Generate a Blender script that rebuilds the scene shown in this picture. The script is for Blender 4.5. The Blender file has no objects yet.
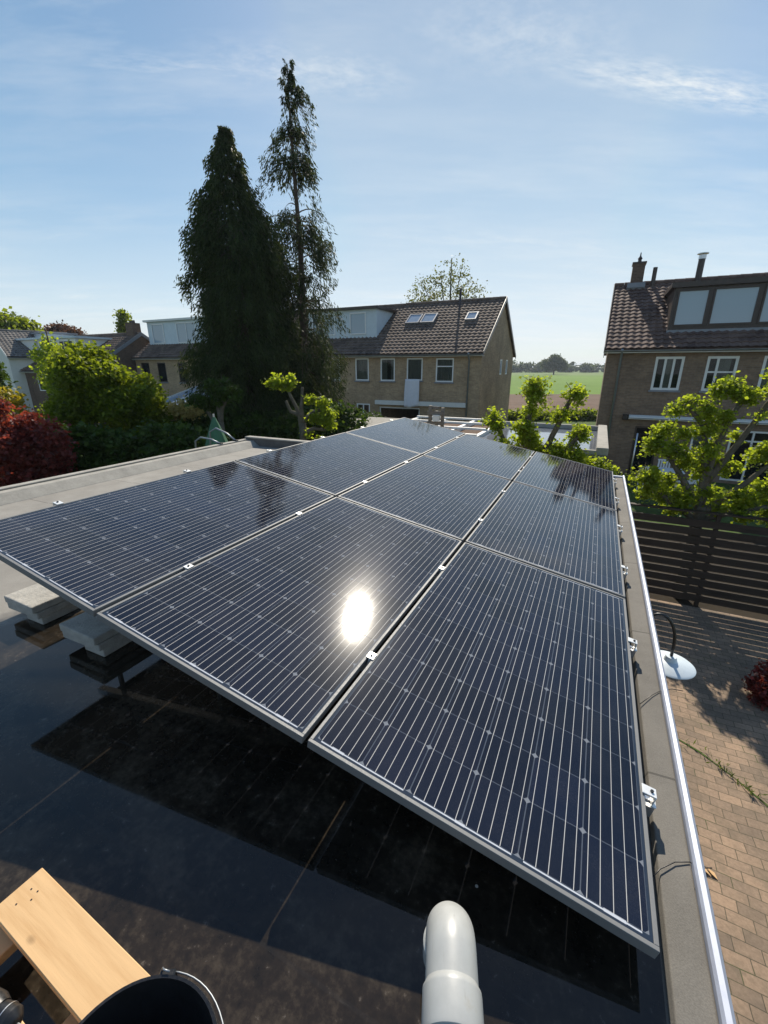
import bpy, math, random
import numpy as np
from mathutils import Vector, Matrix, Euler
R = math.radians
random.seed(7)
rng = np.random.default_rng(11)
scene = bpy.context.scene
COL = scene.collection
TH = R(25.8)                       # the street grid is turned against the view
SA, CA = math.sin(TH), math.cos(TH)
def W(a, b, z=0.0):                # street grid -> world
    return Vector((a*CA + b*SA, -a*SA + b*CA, z))
CAMZ = 4.45
ROOF = 3.03
HAZE = .0003
SUN_EL, SUN_AZ = R(40.6), R(10.5)

# ------------------------------------------------------------------ materials
def nodes(m):
    m.use_nodes = True
    nt = m.node_tree
    nt.nodes.clear()
    return nt, nt.nodes, nt.links
class G:
    """small node graph writer"""
    def __init__(s, name):
        s.m = bpy.data.materials.new(name); s.nt, s.n, s.l = nodes(s.m)
        s.out = s.n.new('ShaderNodeOutputMaterial')
    def node(s, t, **kw):
        n = s.n.new(t)
        for k, v in kw.items():
            if k.startswith('i_'):
                key = k[2:]
                key = int(key) if key.isdigit() else key.replace('_', ' ')
                s.set(n.inputs[key], v)
            else: setattr(n, k, v)
        return n
    def set(s, sock, v):
        if isinstance(v, bpy.types.NodeSocket): s.l.new(v, sock)
        else:
            if hasattr(sock, 'default_value'):
                if isinstance(v, (tuple, list)) and len(v) == 3 and sock.type == 'RGBA': v = (*v, 1)
                sock.default_value = v
    def math(s, op, a, b=0.0, c=None, clamp=False):
        n = s.node('ShaderNodeMath', operation=op, use_clamp=clamp)
        s.set(n.inputs[0], a); s.set(n.inputs[1], b)
        if c is not None: s.set(n.inputs[2], c)
        return n.outputs[0]
    def mix(s, f, a, b, mode='MIX'):
        n = s.node('ShaderNodeMix', data_type='RGBA', blend_type=mode)
        s.set(n.inputs[0], f); s.set(n.inputs[6], a); s.set(n.inputs[7], b)
        return n.outputs[2]
    def coord(s, which='Object'):
        return s.node('ShaderNodeTexCoord').outputs[which]
    def mapping(s, v, scale=(1, 1, 1), loc=(0, 0, 0), rot=(0, 0, 0)):
        n = s.node('ShaderNodeMapping')
        s.set(n.inputs[0], v); n.inputs['Scale'].default_value = scale
        n.inputs['Location'].default_value = loc; n.inputs['Rotation'].default_value = rot
        return n.outputs[0]
    def noise(s, v, scale, detail=4, rough=.55, out=0):
        n = s.node('ShaderNodeTexNoise'); s.set(n.inputs['Vector'], v)
        n.inputs['Scale'].default_value = scale; n.inputs['Detail'].default_value = detail
        n.inputs['Roughness'].default_value = rough
        return n.outputs[out]
    def ramp(s, f, stops):
        n = s.node('ShaderNodeValToRGB'); s.set(n.inputs[0], f)
        e = n.color_ramp.elements
        while len(e) < len(stops): e.new(.5)
        for x, (p, c) in zip(e, stops):
            x.position = p; x.color = (*c, 1) if len(c) == 3 else c
        return n.outputs[0]
    def rng(s, f, a, b, c=0., d=1.):
        n = s.node('ShaderNodeMapRange'); s.set(n.inputs[0], f)
        for i, v in zip((1, 2, 3, 4), (a, b, c, d)): s.set(n.inputs[i], v)
        return n.outputs[0]
    def bump(s, h, strength=.3, dist=.01):
        n = s.node('ShaderNodeBump'); s.set(n.inputs['Height'], h)
        n.inputs['Strength'].default_value = strength; n.inputs['Distance'].default_value = dist
        return n.outputs[0]
    def principled(s, color, rough=.6, normal=None, metal=0., spec=.5, **kw):
        n = s.node('ShaderNodeBsdfPrincipled')
        s.set(n.inputs['Base Color'], color); s.set(n.inputs['Roughness'], rough)
        s.set(n.inputs['Metallic'], metal); s.set(n.inputs['Specular IOR Level'], spec)
        if normal is not None: s.set(n.inputs['Normal'], normal)
        for k, v in kw.items(): s.set(n.inputs[k.replace('_', ' ')], v)
        return n.outputs[0]
    def done(s, shader):
        s.l.new(shader, s.out.inputs[0]); return s.m

def plain(name, col, rough=.6, metal=0., var=.25, scale=8., bump=0., spec=.5, bscale=60):
    g = G(name); c = g.coord()
    n = g.noise(c, scale, 5)
    n2 = g.noise(c, scale*7, 3)
    f = g.math('ADD', g.math('MULTIPLY', n, .65), g.math('MULTIPLY', n2, .35))
    lo = tuple(x*(1-var) for x in col); hi = tuple(min(1, x*(1+var)) for x in col)
    cc = g.ramp(f, [(.3, lo), (.7, hi)])
    nm = g.bump(g.noise(c, bscale, 4), bump, .01) if bump else None
    return g.done(g.principled(cc, g.rng(n2, .3, .7, max(rough-.08, .02), min(rough+.08, 1)), nm, metal, spec))

def brick_mat(name, c1, c2, mortar, w=.22, h=.065):
    g = G(name); c = g.coord()
    sp = g.node('ShaderNodeSeparateXYZ'); g.set(sp.inputs[0], c)
    cb = g.node('ShaderNodeCombineXYZ')
    g.set(cb.inputs[0], g.math('ADD', sp.outputs[0], sp.outputs[1])); g.set(cb.inputs[1], sp.outputs[2])
    b = g.node('ShaderNodeTexBrick'); g.set(b.inputs['Vector'], cb.outputs[0])
    b.inputs['Scale'].default_value = 1; b.inputs['Brick Width'].default_value = w; b.inputs['Row Height'].default_value = h
    b.inputs['Mortar Size'].default_value = .006; b.inputs['Mortar Smooth'].default_value = .2; b.inputs['Bias'].default_value = 0
    b.inputs['Color1'].default_value = (*c1, 1); b.inputs['Color2'].default_value = (*c2, 1); b.inputs['Mortar'].default_value = (*mortar, 1)
    n = g.noise(c, .8, 5); n2 = g.noise(c, 9, 4)
    col = g.mix(.55, b.outputs[0], g.ramp(n, [(.3, (.55, .55, .55)), (.7, (1.35, 1.3, 1.25))]), 'MULTIPLY')
    col = g.mix(.4, col, g.ramp(n2, [(.3, (.6, .6, .6)), (.7, (1.3, 1.3, 1.3))]), 'MULTIPLY')
    return g.done(g.principled(col, .9, g.bump(b.outputs[1], -.4, .01), spec=.2))

def leaf_mat(name, dark, light, trans=.45, gloss=.35):
    g = G(name)
    r = g.node('ShaderNodeNewGeometry').outputs['Random Per Island']
    n = g.noise(g.coord(), 1.6, 3)
    f = g.math('ADD', g.math('MULTIPLY', r, .6), g.math('MULTIPLY', n, .4))
    c = g.ramp(f, [(.2, dark), (.75, light)])
    d = g.principled(c, .55, spec=gloss)
    t = g.node('ShaderNodeBsdfTranslucent'); g.set(t.inputs[0], g.mix(.6, c, (min(.9, light[0]*2.0), min(.9, light[1]*1.8), light[2]*.8)))
    m = g.node('ShaderNodeMixShader'); m.inputs[0].default_value = trans
    g.l.new(d, m.inputs[1]); g.l.new(t.outputs[0], m.inputs[2])
    return g.done(m.outputs[0])

def pane_mat(name, tint=(.02, .03, .035), through=.5):
    g = G(name)
    p = g.principled(tint, .02, spec=.9, IOR=1.5)
    t = g.node('ShaderNodeBsdfTransparent'); g.set(t.inputs[0], (.8, .85, .85))
    fr = g.node('ShaderNodeFresnel'); fr.inputs[0].default_value = 1.55
    f = g.math('MAXIMUM', g.math('MULTIPLY', fr.outputs[0], 1.5), 1-through)
    f = g.math('MINIMUM', f, 1.)
    m = g.node('ShaderNodeMixShader'); g.set(m.inputs[0], f)
    g.l.new(t.outputs[0], m.inputs[1]); g.l.new(p, m.inputs[2])
    return g.done(m.outputs[0])

M = {}
M['alu'] = plain('brushed aluminium', (.62, .62, .62), .38, .9, .08, 14)
M['alu_frame'] = plain('anodised frame aluminium', (.19, .19, .187), .6, .2, .06, 20)
M['clamp'] = plain('bright clamp metal', (.8, .8, .78), .4, .35, .05, 40)
M['dark_metal'] = plain('dark bolt steel', (.06, .06, .06), .4, .8, .2, 60)
M['trim'] = plain('roof edge aluminium trim', (.36, .39, .47), .5, .25, .05, 5)
M['white_paint'] = plain('white painted wood', (.72, .71, .67), .45, 0, .06, 4)
M['white_plastic'] = plain('white window plastic', (.78, .78, .76), .35, 0, .05, 4)
M['dark_brown_paint'] = plain('dark brown painted wood', (.045, .028, .02), .4, 0, .25, 5)
M['grey_paint'] = plain('grey painted boards', (.58, .65, .69), .5, 0, .08, 3)
M['zinc'] = plain('weathered zinc', (.28, .3, .32), .45, .6, .15, 4)
M['pvc'] = plain('grey pvc', (.33, .335, .325), .3, 0, .07, 9, spec=.5)
g = G('used grey pvc'); c = g.coord()
f1 = g.noise(g.mapping(c, (60, 6, 60)), 1.2, 6, .7); f2 = g.noise(c, 11, 5, .6); f3 = g.noise(c, 90, 3)
col = g.ramp(f2, [(.3, (.34, .345, .33)), (.7, (.42, .425, .41))])
col = g.mix(g.rng(f1, .60, .75, 0, .5), col, (.22, .21, .18))
col = g.mix(g.math('MULTIPLY', g.rng(f2, .58, .72, 0, .5), g.rng(f3, .4, .6, .2, 1)), col, (.30, .24, .15))
M['pvc'] = g.done(g.principled(col, g.rng(f2, .3, .7, .26, .48), g.bump(f3, .05, .002), spec=.5))
M['black_plastic'] = plain('black rubber plastic', (.012, .012, .013), .38, 0, .35, 25)
M['concrete'] = plain('grey concrete slab', (.36, .34, .30), .9, 0, .25, 14, .5)
M['bark'] = plain('rough bark', (.10, .075, .055), .95, 0, .4, 12, .8, .2)
M['bark_grey'] = plain('grey green lime bark', (.11, .10, .075), .95, 0, .4, 9, .8, .2)
M['green_cloth'] = plain('faded green canvas', (.06, .16, .085), .85, 0, .15, 6)
M['white_cloth'] = plain('white bedding', (.7, .7, .74), .85, 0, .05, 6)
M['curtain'] = plain('pale curtain fabric', (.78, .74, .64), .9, 0, .1, 6)
M['render_white'] = plain('white rendered wall', (.7, .68, .62), .9, 0, .08, 1.2)
M['red_cloth'] = plain('red decoration', (.35, .04, .03), .7)
M['soil'] = plain('ploughed earth', (.13, .085, .06), .95, 0, .3, .35, .6, .1, 3)
M['gap_dark'] = plain('dark ground behind fence gaps', (.035, .028, .02), .95, 0, .3, 2, .5, .1, 10)  # dark tone laid behind the fence slats to keep their gaps dim
M['lead'] = plain('lead flashing', (.22, .23, .25), .55, .3, .15, 6)
M['interior'] = plain('dark room', (.05, .045, .04), .9)
M['pane'] = pane_mat('window pane', through=.75)
M['pane_sky'] = pane_mat('pane tinted with sky reflection', (.27, .36, .42), .0)  # pale blue tint paints the sky's reflection into the pane
M['pane_roof'] = pane_mat('roof window pane', (.3, .36, .42), .0)
M['brick_left'] = brick_mat('yellow brown brick', (.45, .32, .195), (.34, .235, .145), (.36, .32, .25))
M['brick_right'] = brick_mat('brown red brick', (.25, .17, .115), (.18, .122, .085), (.21, .18, .145))
M['brick_dark'] = brick_mat('dark brown brick', (.16, .105, .075), (.12, .08, .058), (.17, .14, .12))

def wood_mat(name, base, dark, scale=1.0):
    g = G(name); c = g.coord()
    v = g.mapping(c, (3*scale, 45*scale, 45*scale))
    w = g.noise(v, 1., 6, .6)
    w2 = g.noise(g.mapping(c, (1.2, 9, 9)), 1.4, 3)
    k = g.node('ShaderNodeTexVoronoi'); g.set(k.inputs['Vector'], g.mapping(c, (7, 13, 13))); k.inputs['Scale'].default_value = 1
    kn = g.rng(k.outputs['Distance'], .05, .13, 1, 0)
    f = g.math('ADD', g.math('MULTIPLY', w, .6), g.math('MULTIPLY', w2, .4))
    col = g.ramp(f, [(.32, dark), (.5, base), (.72, tuple(min(1, x*1.15) for x in base))])
    col = g.mix(g.math('MULTIPLY', kn, .5), col, tuple(x*.35 for x in dark))
    return g.done(g.principled(col, .62, g.bump(w, .25, .003), spec=.3))
M['pine'] = wood_mat('new pine', (.62, .40, .20), (.50, .29, .125))
M['old_wood'] = wood_mat('weathered wood', (.19, .165, .135), (.10, .085, .07))
M['fence_wood'] = wood_mat('dark stained fence wood', (.038, .028, .021), (.02, .015, .012), .6)

def roof_tile_mat(name, c1, c2):
    g = G(name); c = g.coord()
    sp = g.node('ShaderNodeSeparateXYZ'); g.set(sp.inputs[0], c)
    cb = g.node('ShaderNodeCombineXYZ')
    g.set(cb.inputs[0], g.math('FLOOR', g.math('MULTIPLY', sp.outputs[0], 1/.27)))
    g.set(cb.inputs[1], g.math('FLOOR', g.math('MULTIPLY', sp.outputs[1], 1/.31)))
    wn = g.node('ShaderNodeTexWhiteNoise', noise_dimensions='2D'); g.set(wn.inputs[0], cb.outputs[0])
    n = g.noise(c, 1.1, 5); n2 = g.noise(c, 14, 4)
    f = g.math('ADD', g.math('MULTIPLY', wn.outputs[0], .35), g.math('MULTIPLY', g.math('ADD', n, n2), .32))
    col = g.ramp(f, [(.25, c1), (.7, c2)])
    return g.done(g.principled(col, .85, g.bump(n2, .3, .01), spec=.2))
M['tile_brown'] = roof_tile_mat('brown concrete tile', (.085, .062, .05), (.19, .14, .11))
M['tile_red'] = roof_tile_mat('red brown concrete tile', (.08, .05, .042), (.18, .12, .095))
M['tile_grey'] = roof_tile_mat('grey roof tile', (.11, .10, .095), (.2, .185, .17))

def panel_mat():
    g = G('solar cells under glass'); c = g.coord()
    sp = g.node('ShaderNodeSeparateXYZ'); g.set(sp.inputs[0], c)
    x, y, z = sp.outputs
    PX, PY, MX, MY, NY = .16, .1745, .020, .026, 10
    u = g.math('DIVIDE', g.math('SUBTRACT', x, MX), PX)
    v = g.math('DIVIDE', g.math('SUBTRACT', y, MY), PY)
    def band(val, lo, hi):
        return g.math('MULTIPLY', g.math('GREATER_THAN', val, lo), g.math('LESS_THAN', val, hi))
    inside = g.math('MULTIPLY', band(u, 0, 6), band(v, 0, NY))
    fu = g.math('FRACT', u); fv = g.math('FRACT', v)
    du = g.math('MULTIPLY', g.math('MINIMUM', fu, g.math('SUBTRACT', 1, fu)), PX)
    dv = g.math('MULTIPLY', g.math('MINIMUM', fv, g.math('SUBTRACT', 1, fv)), PY)
    bb = g.math('ABSOLUTE', g.math('SUBTRACT', g.math('FRACT', g.math('MULTIPLY', u, 5)), .5))
    bus = g.math('MULTIPLY', g.math('LESS_THAN', bb, .028), inside)
    gap = g.math('MULTIPLY', g.math('LESS_THAN', g.math('MINIMUM', du, dv), .0016), inside)
    dia = g.math('MULTIPLY', g.math('LESS_THAN', g.math('ADD', du, dv), .0105), inside)
    # soldering ribbons at both ends
    def segs(lo, hi, yy, th):
        m = g.math('MULTIPLY', band(u, lo, hi), g.math('LESS_THAN', g.math('ABSOLUTE', g.math('SUBTRACT', y, yy)), th))
        return m
    rib = segs(.1, 1.9, .0225, .0021)
    for lo, hi, yy in ((2.1, 3.9, .0225), (4.1, 5.9, .0225), (.1, .9, 1.7745), (1.1, 2.9, 1.7745), (3.1, 4.9, 1.7745), (5.1, 5.9, 1.7745)):
        rib = g.math('MAXIMUM', rib, segs(lo, hi, yy, .0021))
    for lo, hi, yy in ((5.35, 5.68, .0235), (.35, .62, .0235), (2.9, 3.08, .0235)):
        rib = g.math('MAXIMUM', rib, segs(lo, hi, yy, .0042))
    # per cell tone
    cb = g.node('ShaderNodeCombineXYZ'); g.set(cb.inputs[0], g.math('FLOOR', u)); g.set(cb.inputs[1], g.math('FLOOR', v))
    oi = g.node('ShaderNodeObjectInfo'); g.set(cb.inputs[2], g.math('MULTIPLY', oi.outputs['Random'], 50))
    wn = g.node('ShaderNodeTexWhiteNoise', noise_dimensions='3D'); g.set(wn.inputs[0], cb.outputs[0])
    cell = g.ramp(wn.outputs[0], [(0, (.003, .0048, .012)), (1, (.0065, .0095, .023))])
    fing = g.math('FRACT', g.math('MULTIPLY', y, 1/.0016))
    cell = g.mix(g.math('MULTIPLY', g.math('LESS_THAN', fing, .1), .5), cell, (.05, .055, .06))
    col = g.mix(inside, (.022, .032, .05), cell)
    col = g.mix(gap, col, (.12, .14, .175))
    col = g.mix(g.math('MULTIPLY', dia, .75), col, (.38, .41, .46))
    col = g.mix(bus, col, (.50, .48, .45))
    col = g.mix(rib, col, (.50, .52, .56))
    dust = g.noise(c, 5.5, 6, .65); d2 = g.noise(c, 160, 3)
    dm = g.math('MULTIPLY', g.rng(dust, .42, .75, 0, 1), g.rng(d2, .45, .7, .3, 1))
    dm = g.math('MULTIPLY', dm, .028)
    col = g.mix(dm, col, (.5, .47, .42))
    rough = g.math('ADD', .034, g.math('MULTIPLY', dust, .035))
    n = g.bump(g.noise(c, 420, 2), .02, .001)
    bs = g.principled(col, rough, n, spec=.5, IOR=1.45, Coat_Weight=.035, Coat_Roughness=.2)
    tr_ = g.node('ShaderNodeBsdfTransparent'); mx = g.node('ShaderNodeMixShader')
    clear = g.math('MULTIPLY', g.math('MAXIMUM', gap, dia), g.math('SUBTRACT', 1, bus))
    g.set(mx.inputs[0], g.math('MULTIPLY', clear, .45)); g.l.new(bs, mx.inputs[1]); g.l.new(tr_.outputs[0], mx.inputs[2])
    return g.done(mx.outputs[0])
M['cells'] = panel_mat()
def backsheet_mat():
    g = G('cell grid seen from below'); c = g.coord()
    sp = g.node('ShaderNodeSeparateXYZ'); g.set(sp.inputs[0], c)
    u = g.math('DIVIDE', g.math('SUBTRACT', sp.outputs[0], .02), .16); v = g.math('DIVIDE', g.math('SUBTRACT', sp.outputs[1], .026), .1745)
    fu = g.math('FRACT', u); fv = g.math('FRACT', v)
    du = g.math('MULTIPLY', g.math('MINIMUM', fu, g.math('SUBTRACT', 1, fu)), .16)
    dv = g.math('MULTIPLY', g.math('MINIMUM', fv, g.math('SUBTRACT', 1, fv)), .1745)
    gap = g.math('LESS_THAN', g.math('MINIMUM', du, dv), .003)
    dia = g.math('LESS_THAN', g.math('ADD', du, dv), .014)
    gap = g.math('MAXIMUM', gap, dia)
    p = g.principled(g.mix(gap, (.006, .007, .011), (.4, .42, .45)), .3)
    t = g.node('ShaderNodeBsdfTranslucent'); g.set(t.inputs[0], (.8, .8, .85))
    m = g.node('ShaderNodeMixShader'); g.set(m.inputs[0], g.math('MULTIPLY', gap, .8))
    g.l.new(p, m.inputs[1]); g.l.new(t.outputs[0], m.inputs[2])
    return g.done(m.outputs[0])
M['backsheet'] = backsheet_mat()

def felt_mat():
    """bitumen roofing: pale and dry away from the array, dark and wet in front of and under it"""
    g = G('bitumen roofing felt'); c = g.coord()
    sp = g.node('ShaderNodeSeparateXYZ'); g.set(sp.inputs[0], c)
    a, b = sp.outputs[0], sp.outputs[1]
    big = g.noise(c, .9, 5, .6); mid = g.noise(c, 5, 6, .65); fine = g.noise(c, 260, 3, .6); spk = g.noise(c, 38, 5, .7)
    wob = g.math('MULTIPLY', g.math('SUBTRACT', g.noise(c, 2.2, 5, .6), .5), 1.1)
    # wetness: 1 in the near shallow puddle, 0 on the dry left part
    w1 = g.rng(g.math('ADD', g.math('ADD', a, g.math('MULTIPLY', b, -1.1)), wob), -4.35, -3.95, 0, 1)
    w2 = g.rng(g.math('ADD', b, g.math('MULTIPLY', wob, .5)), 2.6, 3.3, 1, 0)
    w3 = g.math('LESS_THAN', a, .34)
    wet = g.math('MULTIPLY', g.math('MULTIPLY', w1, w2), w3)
    dry = g.ramp(g.math('ADD', g.math('MULTIPLY', mid, .6), g.math('MULTIPLY', fine, .4)), [(.3, (.20, .185, .16)), (.7, (.33, .31, .275))])
    dry = g.mix(g.rng(big, .35, .7, 0, .5), dry, (.17, .155, .135))
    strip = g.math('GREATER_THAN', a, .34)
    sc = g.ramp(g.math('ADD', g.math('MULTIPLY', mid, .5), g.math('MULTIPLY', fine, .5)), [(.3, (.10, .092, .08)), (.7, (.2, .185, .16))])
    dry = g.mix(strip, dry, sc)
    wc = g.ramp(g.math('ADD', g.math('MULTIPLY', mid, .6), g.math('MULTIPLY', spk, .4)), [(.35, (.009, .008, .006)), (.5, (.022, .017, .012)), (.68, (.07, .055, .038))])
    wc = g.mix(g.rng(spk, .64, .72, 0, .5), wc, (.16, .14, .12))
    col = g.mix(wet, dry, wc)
    vo = g.node('ShaderNodeTexVoronoi'); g.set(vo.inputs['Vector'], c); vo.inputs['Scale'].default_value = 9; vo.inputs['Randomness'].default_value = 1
    vw = g.node('ShaderNodeSeparateXYZ'); g.set(vw.inputs[0], vo.outputs['Color'])
    grit = g.math('MULTIPLY', g.math('LESS_THAN', vo.outputs['Distance'], g.math('MULTIPLY', vw.outputs[0], .045)), g.math('GREATER_THAN', vw.outputs[1], .55))
    col = g.mix(grit, col, (.42, .39, .34))
    scuff = g.math('MULTIPLY', g.rng(g.noise(g.mapping(c, (3, 22, 1), (0, 0, 0), (0, 0, .6)), 1.6, 6, .7), .62, .78, 0, .25), wet)
    col = g.mix(scuff, col, (.14, .13, .115))
    # welded laps between the sheets, one metre apart
    seam = g.math('ABSOLUTE', g.math('SUBTRACT', g.math('FRACT', g.math('ADD', g.math('MULTIPLY', b, 1.02), g.math('MULTIPLY', wob, .012))), .5))
    sm = g.math('MULTIPLY', g.math('LESS_THAN', seam, .005), g.math('SUBTRACT', .6, g.math('MULTIPLY', wet, .4)))
    col = g.mix(sm, col, (.03, .027, .024))
    rw = g.rng(mid, .4, .75, .012, .10)
    rough = g.math('ADD', g.math('MULTIPLY', wet, rw), g.math('MULTIPLY', g.math('SUBTRACT', 1, wet), .85))
    h = g.math('ADD', g.math('MULTIPLY', g.math('MULTIPLY', fine, .25), g.math('SUBTRACT', 1, g.math('MULTIPLY', wet, .93))), g.math('MULTIPLY', mid, .5))
    nm = g.node('ShaderNodeBump'); g.set(nm.inputs['Height'], h); nm.inputs['Distance'].default_value = .006
    g.set(nm.inputs['Strength'], g.math('SUBTRACT', .5, g.math('MULTIPLY', wet, .475)))
    return g.done(g.principled(col, rough, nm.outputs[0], spec=.4))
M['felt'] = felt_mat()
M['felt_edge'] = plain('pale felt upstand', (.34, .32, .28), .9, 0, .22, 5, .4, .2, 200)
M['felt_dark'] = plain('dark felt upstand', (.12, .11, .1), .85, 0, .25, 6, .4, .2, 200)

def paver_mat():
    g = G('brown clay pavers'); c = g.coord()
    wv = g.noise(c, .7, 2, .5, 1)
    v = g.node('ShaderNodeVectorMath', operation='ADD'); g.set(v.inputs[0], c)
    sc = g.node('ShaderNodeVectorMath', operation='SCALE'); g.set(sc.inputs[0], wv); sc.inputs[3].default_value = .16
    g.l.new(sc.outputs[0], v.inputs[1])
    b = g.node('ShaderNodeTexBrick'); g.set(b.inputs['Vector'], v.outputs[0])
    b.inputs['Scale'].default_value = 1; b.inputs['Brick Width'].default_value = .2; b.inputs['Row Height'].default_value = .108
    b.inputs['Mortar Size'].default_value = .006; b.inputs['Mortar Smooth'].default_value = .8
    b.inputs['Color1'].default_value = (.34, .245, .175, 1); b.inputs['Color2'].default_value = (.215, .165, .125, 1); b.inputs['Mortar'].default_value = (.10, .085, .06, 1)
    n = g.noise(c, 1.3, 5); n2 = g.noise(c, 30, 5, .7)
    col = g.mix(.6, b.outputs[0], g.ramp(n, [(.3, (.5, .52, .52)), (.7, (1.3, 1.22, 1.1))]), 'MULTIPLY')
    col = g.mix(.6, col, g.ramp(n2, [(.3, (.6, .6, .6)), (.7, (1.25, 1.25, 1.25))]), 'MULTIPLY')
    stain = g.rng(g.noise(c, 3.2, 6, .7), .5, .72, 0, .55)
    col = g.mix(stain, col, (.12, .10, .07))
    moss = g.math('MULTIPLY', b.outputs[1], g.rng(g.noise(c, 2.5, 4), .54, .64, 0, .8))
    col = g.mix(moss, col, (.05, .075, .02))
    return g.done(g.principled(col, .88, g.bump(b.outputs[1], -.6, .012), spec=.25))
M['pavers'] = paver_mat()

def ground_mat(name, stops, s1, s2, bump=.5):
    g = G(name); c = g.coord()
    f = g.math('ADD', g.math('MULTIPLY', g.noise(c, s1, 5), .6), g.math('MULTIPLY', g.noise(c, s2, 5), .4))
    return g.done(g.principled(g.ramp(f, stops), .95, g.bump(g.noise(c, s2*3, 4), bump, .05), spec=.15))
M['lawn'] = ground_mat('garden lawn and soil', [(.35, (.035, .05, .015)), (.5, (.06, .10, .02)), (.65, (.09, .085, .045))], .5, 6)
M['meadow'] = ground_mat('green meadow', [(.35, (.085, .16, .015)), (.65, (.13, .22, .025))], .015, .2)
M['crop'] = ground_mat('far crops', [(.35, (.10, .16, .04)), (.65, (.15, .20, .06))], .01, .1)

M['leaf_lime'] = leaf_mat('lime leaves', (.06, .11, .012), (.28, .36, .035), .64, .35)
M['leaf_maple'] = leaf_mat('yellow green maple leaves', (.03, .06, .008), (.19, .25, .018), .55, .25)
M['leaf_red'] = leaf_mat('red maple leaves', (.028, .012, .013), (.27, .05, .042), .46, .5)
M['leaf_copper'] = leaf_mat('copper leaves', (.05, .028, .022), (.12, .06, .045), .3)
M['leaf_hedge'] = leaf_mat('dark hedge leaves', (.018, .038, .008), (.06, .105, .018), .32, .15)
M['leaf_conifer'] = leaf_mat('cypress sprays', (.016, .028, .011), (.058, .078, .026), .28, .06)
M['leaf_conifer_blue'] = leaf_mat('dark cypress sprays', (.014, .025, .013), (.050, .068, .028), .28, .06)
M['leaf_far'] = leaf_mat('distant tree leaves', (.03, .05, .015), (.07, .10, .025), .3)
M['leaf_birch'] = leaf_mat('birch leaves', (.05, .07, .015), (.13, .15, .03), .4)
M['leaf_yellow'] = leaf_mat('golden leaves', (.18, .16, .015), (.34, .28, .02), .4)
M['leaf_cream'] = leaf_mat('cream blossom leaves', (.25, .2, .06), (.5, .40, .16), .4)
M['leaf_wall'] = leaf_mat('grass tuft blades', (.05, .08, .02), (.11, .15, .04), .4)

# ------------------------------------------------------------------ meshes
class MB:
    def __init__(s): s.v = []; s.f = []; s.sm = False
    def add(s, vs, fs):
        k = len(s.v); s.v += [tuple(p) for p in vs]; s.f += [tuple(i+k for i in f) for f in fs]; return s
    def box(s, x0, x1, y0, y1, z0, z1):
        return s.add([(x0,y0,z0),(x1,y0,z0),(x1,y1,z0),(x0,y1,z0),(x0,y0,z1),(x1,y0,z1),(x1,y1,z1),(x0,y1,z1)],
                     [(0,3,2,1),(4,5,6,7),(0,1,5,4),(1,2,6,5),(2,3,7,6),(3,0,4,7)])
    def prism(s, poly, e0, e1, axis='x'):
        """poly of 2D points (y,z) for x, (x,z) for y, (x,y) for z, extruded e0..e1"""
        n = len(poly)
        def mk(p, e):
            return {'x': (e, p[0], p[1]), 'y': (p[0], e, p[1]), 'z': (p[0], p[1], e)}[axis]
        vs = [mk(p, e0) for p in poly] + [mk(p, e1) for p in poly]
        fs = [tuple(range(n)), tuple(range(2*n-1, n-1, -1))] + [(i, i+n, (i+1) % n+n, (i+1) % n) for i in range(n)]
        return s.add(vs, fs)
    def tube(s, pts, rad, seg=8, cap=True):
        pts = [Vector(p) for p in pts]
        if not hasattr(rad, '__len__'): rad = [rad]*len(pts)
        rings = []; up = None
        for i, p in enumerate(pts):
            d = (pts[min(i+1, len(pts)-1)] - pts[max(i-1, 0)]).normalized()
            if up is None: up = Vector((0, 0, 1)) if abs(d.z) < .9 else Vector((1, 0, 0))
            sx = up.cross(d).normalized(); sy = d.cross(sx).normalized(); up = sy
            rings.append([p + (sx*math.cos(t)+sy*math.sin(t))*rad[i] for t in [2*math.pi*j/seg for j in range(seg)]])
        vs = [q for r in rings for q in r]; fs = []
        for i in range(len(pts)-1):
            for j in range(seg):
                fs.append((i*seg+j, i*seg+(j+1) % seg, (i+1)*seg+(j+1) % seg, (i+1)*seg+j))
        if cap: fs += [tuple(range(seg-1, -1, -1)), tuple(range((len(pts)-1)*seg, len(pts)*seg))]
        return s.add(vs, fs)
    def lathe(s, prof, seg=32, c=(0, 0, 0), close=False):
        vs = []; fs = []; n = len(prof)
        for j in range(seg):
            t = 2*math.pi*j/seg
            for r, z in prof: vs.append((c[0]+r*math.cos(t), c[1]+r*math.sin(t), c[2]+z))
        for j in range(seg):
            for i in range(n-1 if not close else n):
                i2 = (i+1) % n
                fs.append((j*n+i, ((j+1) % seg)*n+i, ((j+1) % seg)*n+i2, j*n+i2))
        return s.add(vs, fs)
    def build(s, name, mat, parent=None, smooth=False, bevel=0, seg=1):
        me = bpy.data.meshes.new(name)
        me.from_pydata(s.v, [], s.f); me.validate(); me.update()
        return mkobj(name, me, mat, parent, smooth, bevel, seg)
def mkobj(name, me, mat, parent=None, smooth=False, bevel=0, seg=1):
    import bmesh
    bm = bmesh.new(); bm.from_mesh(me)
    if len(bm.faces) < 20000: bmesh.ops.recalc_face_normals(bm, faces=bm.faces[:])
    bm.to_mesh(me); bm.free()
    if smooth: me.polygons.foreach_set('use_smooth', [True]*len(me.polygons))
    me.materials.append(M[mat] if isinstance(mat, str) else mat)
    o = bpy.data.objects.new(name, me); COL.objects.link(o)
    if parent is not None: o.parent = parent
    if bevel:
        b = o.modifiers.new('bevel', 'BEVEL'); b.width = bevel; b.segments = seg; b.limit_method = 'ANGLE'; b.angle_limit = R(40)
    return o
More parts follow.
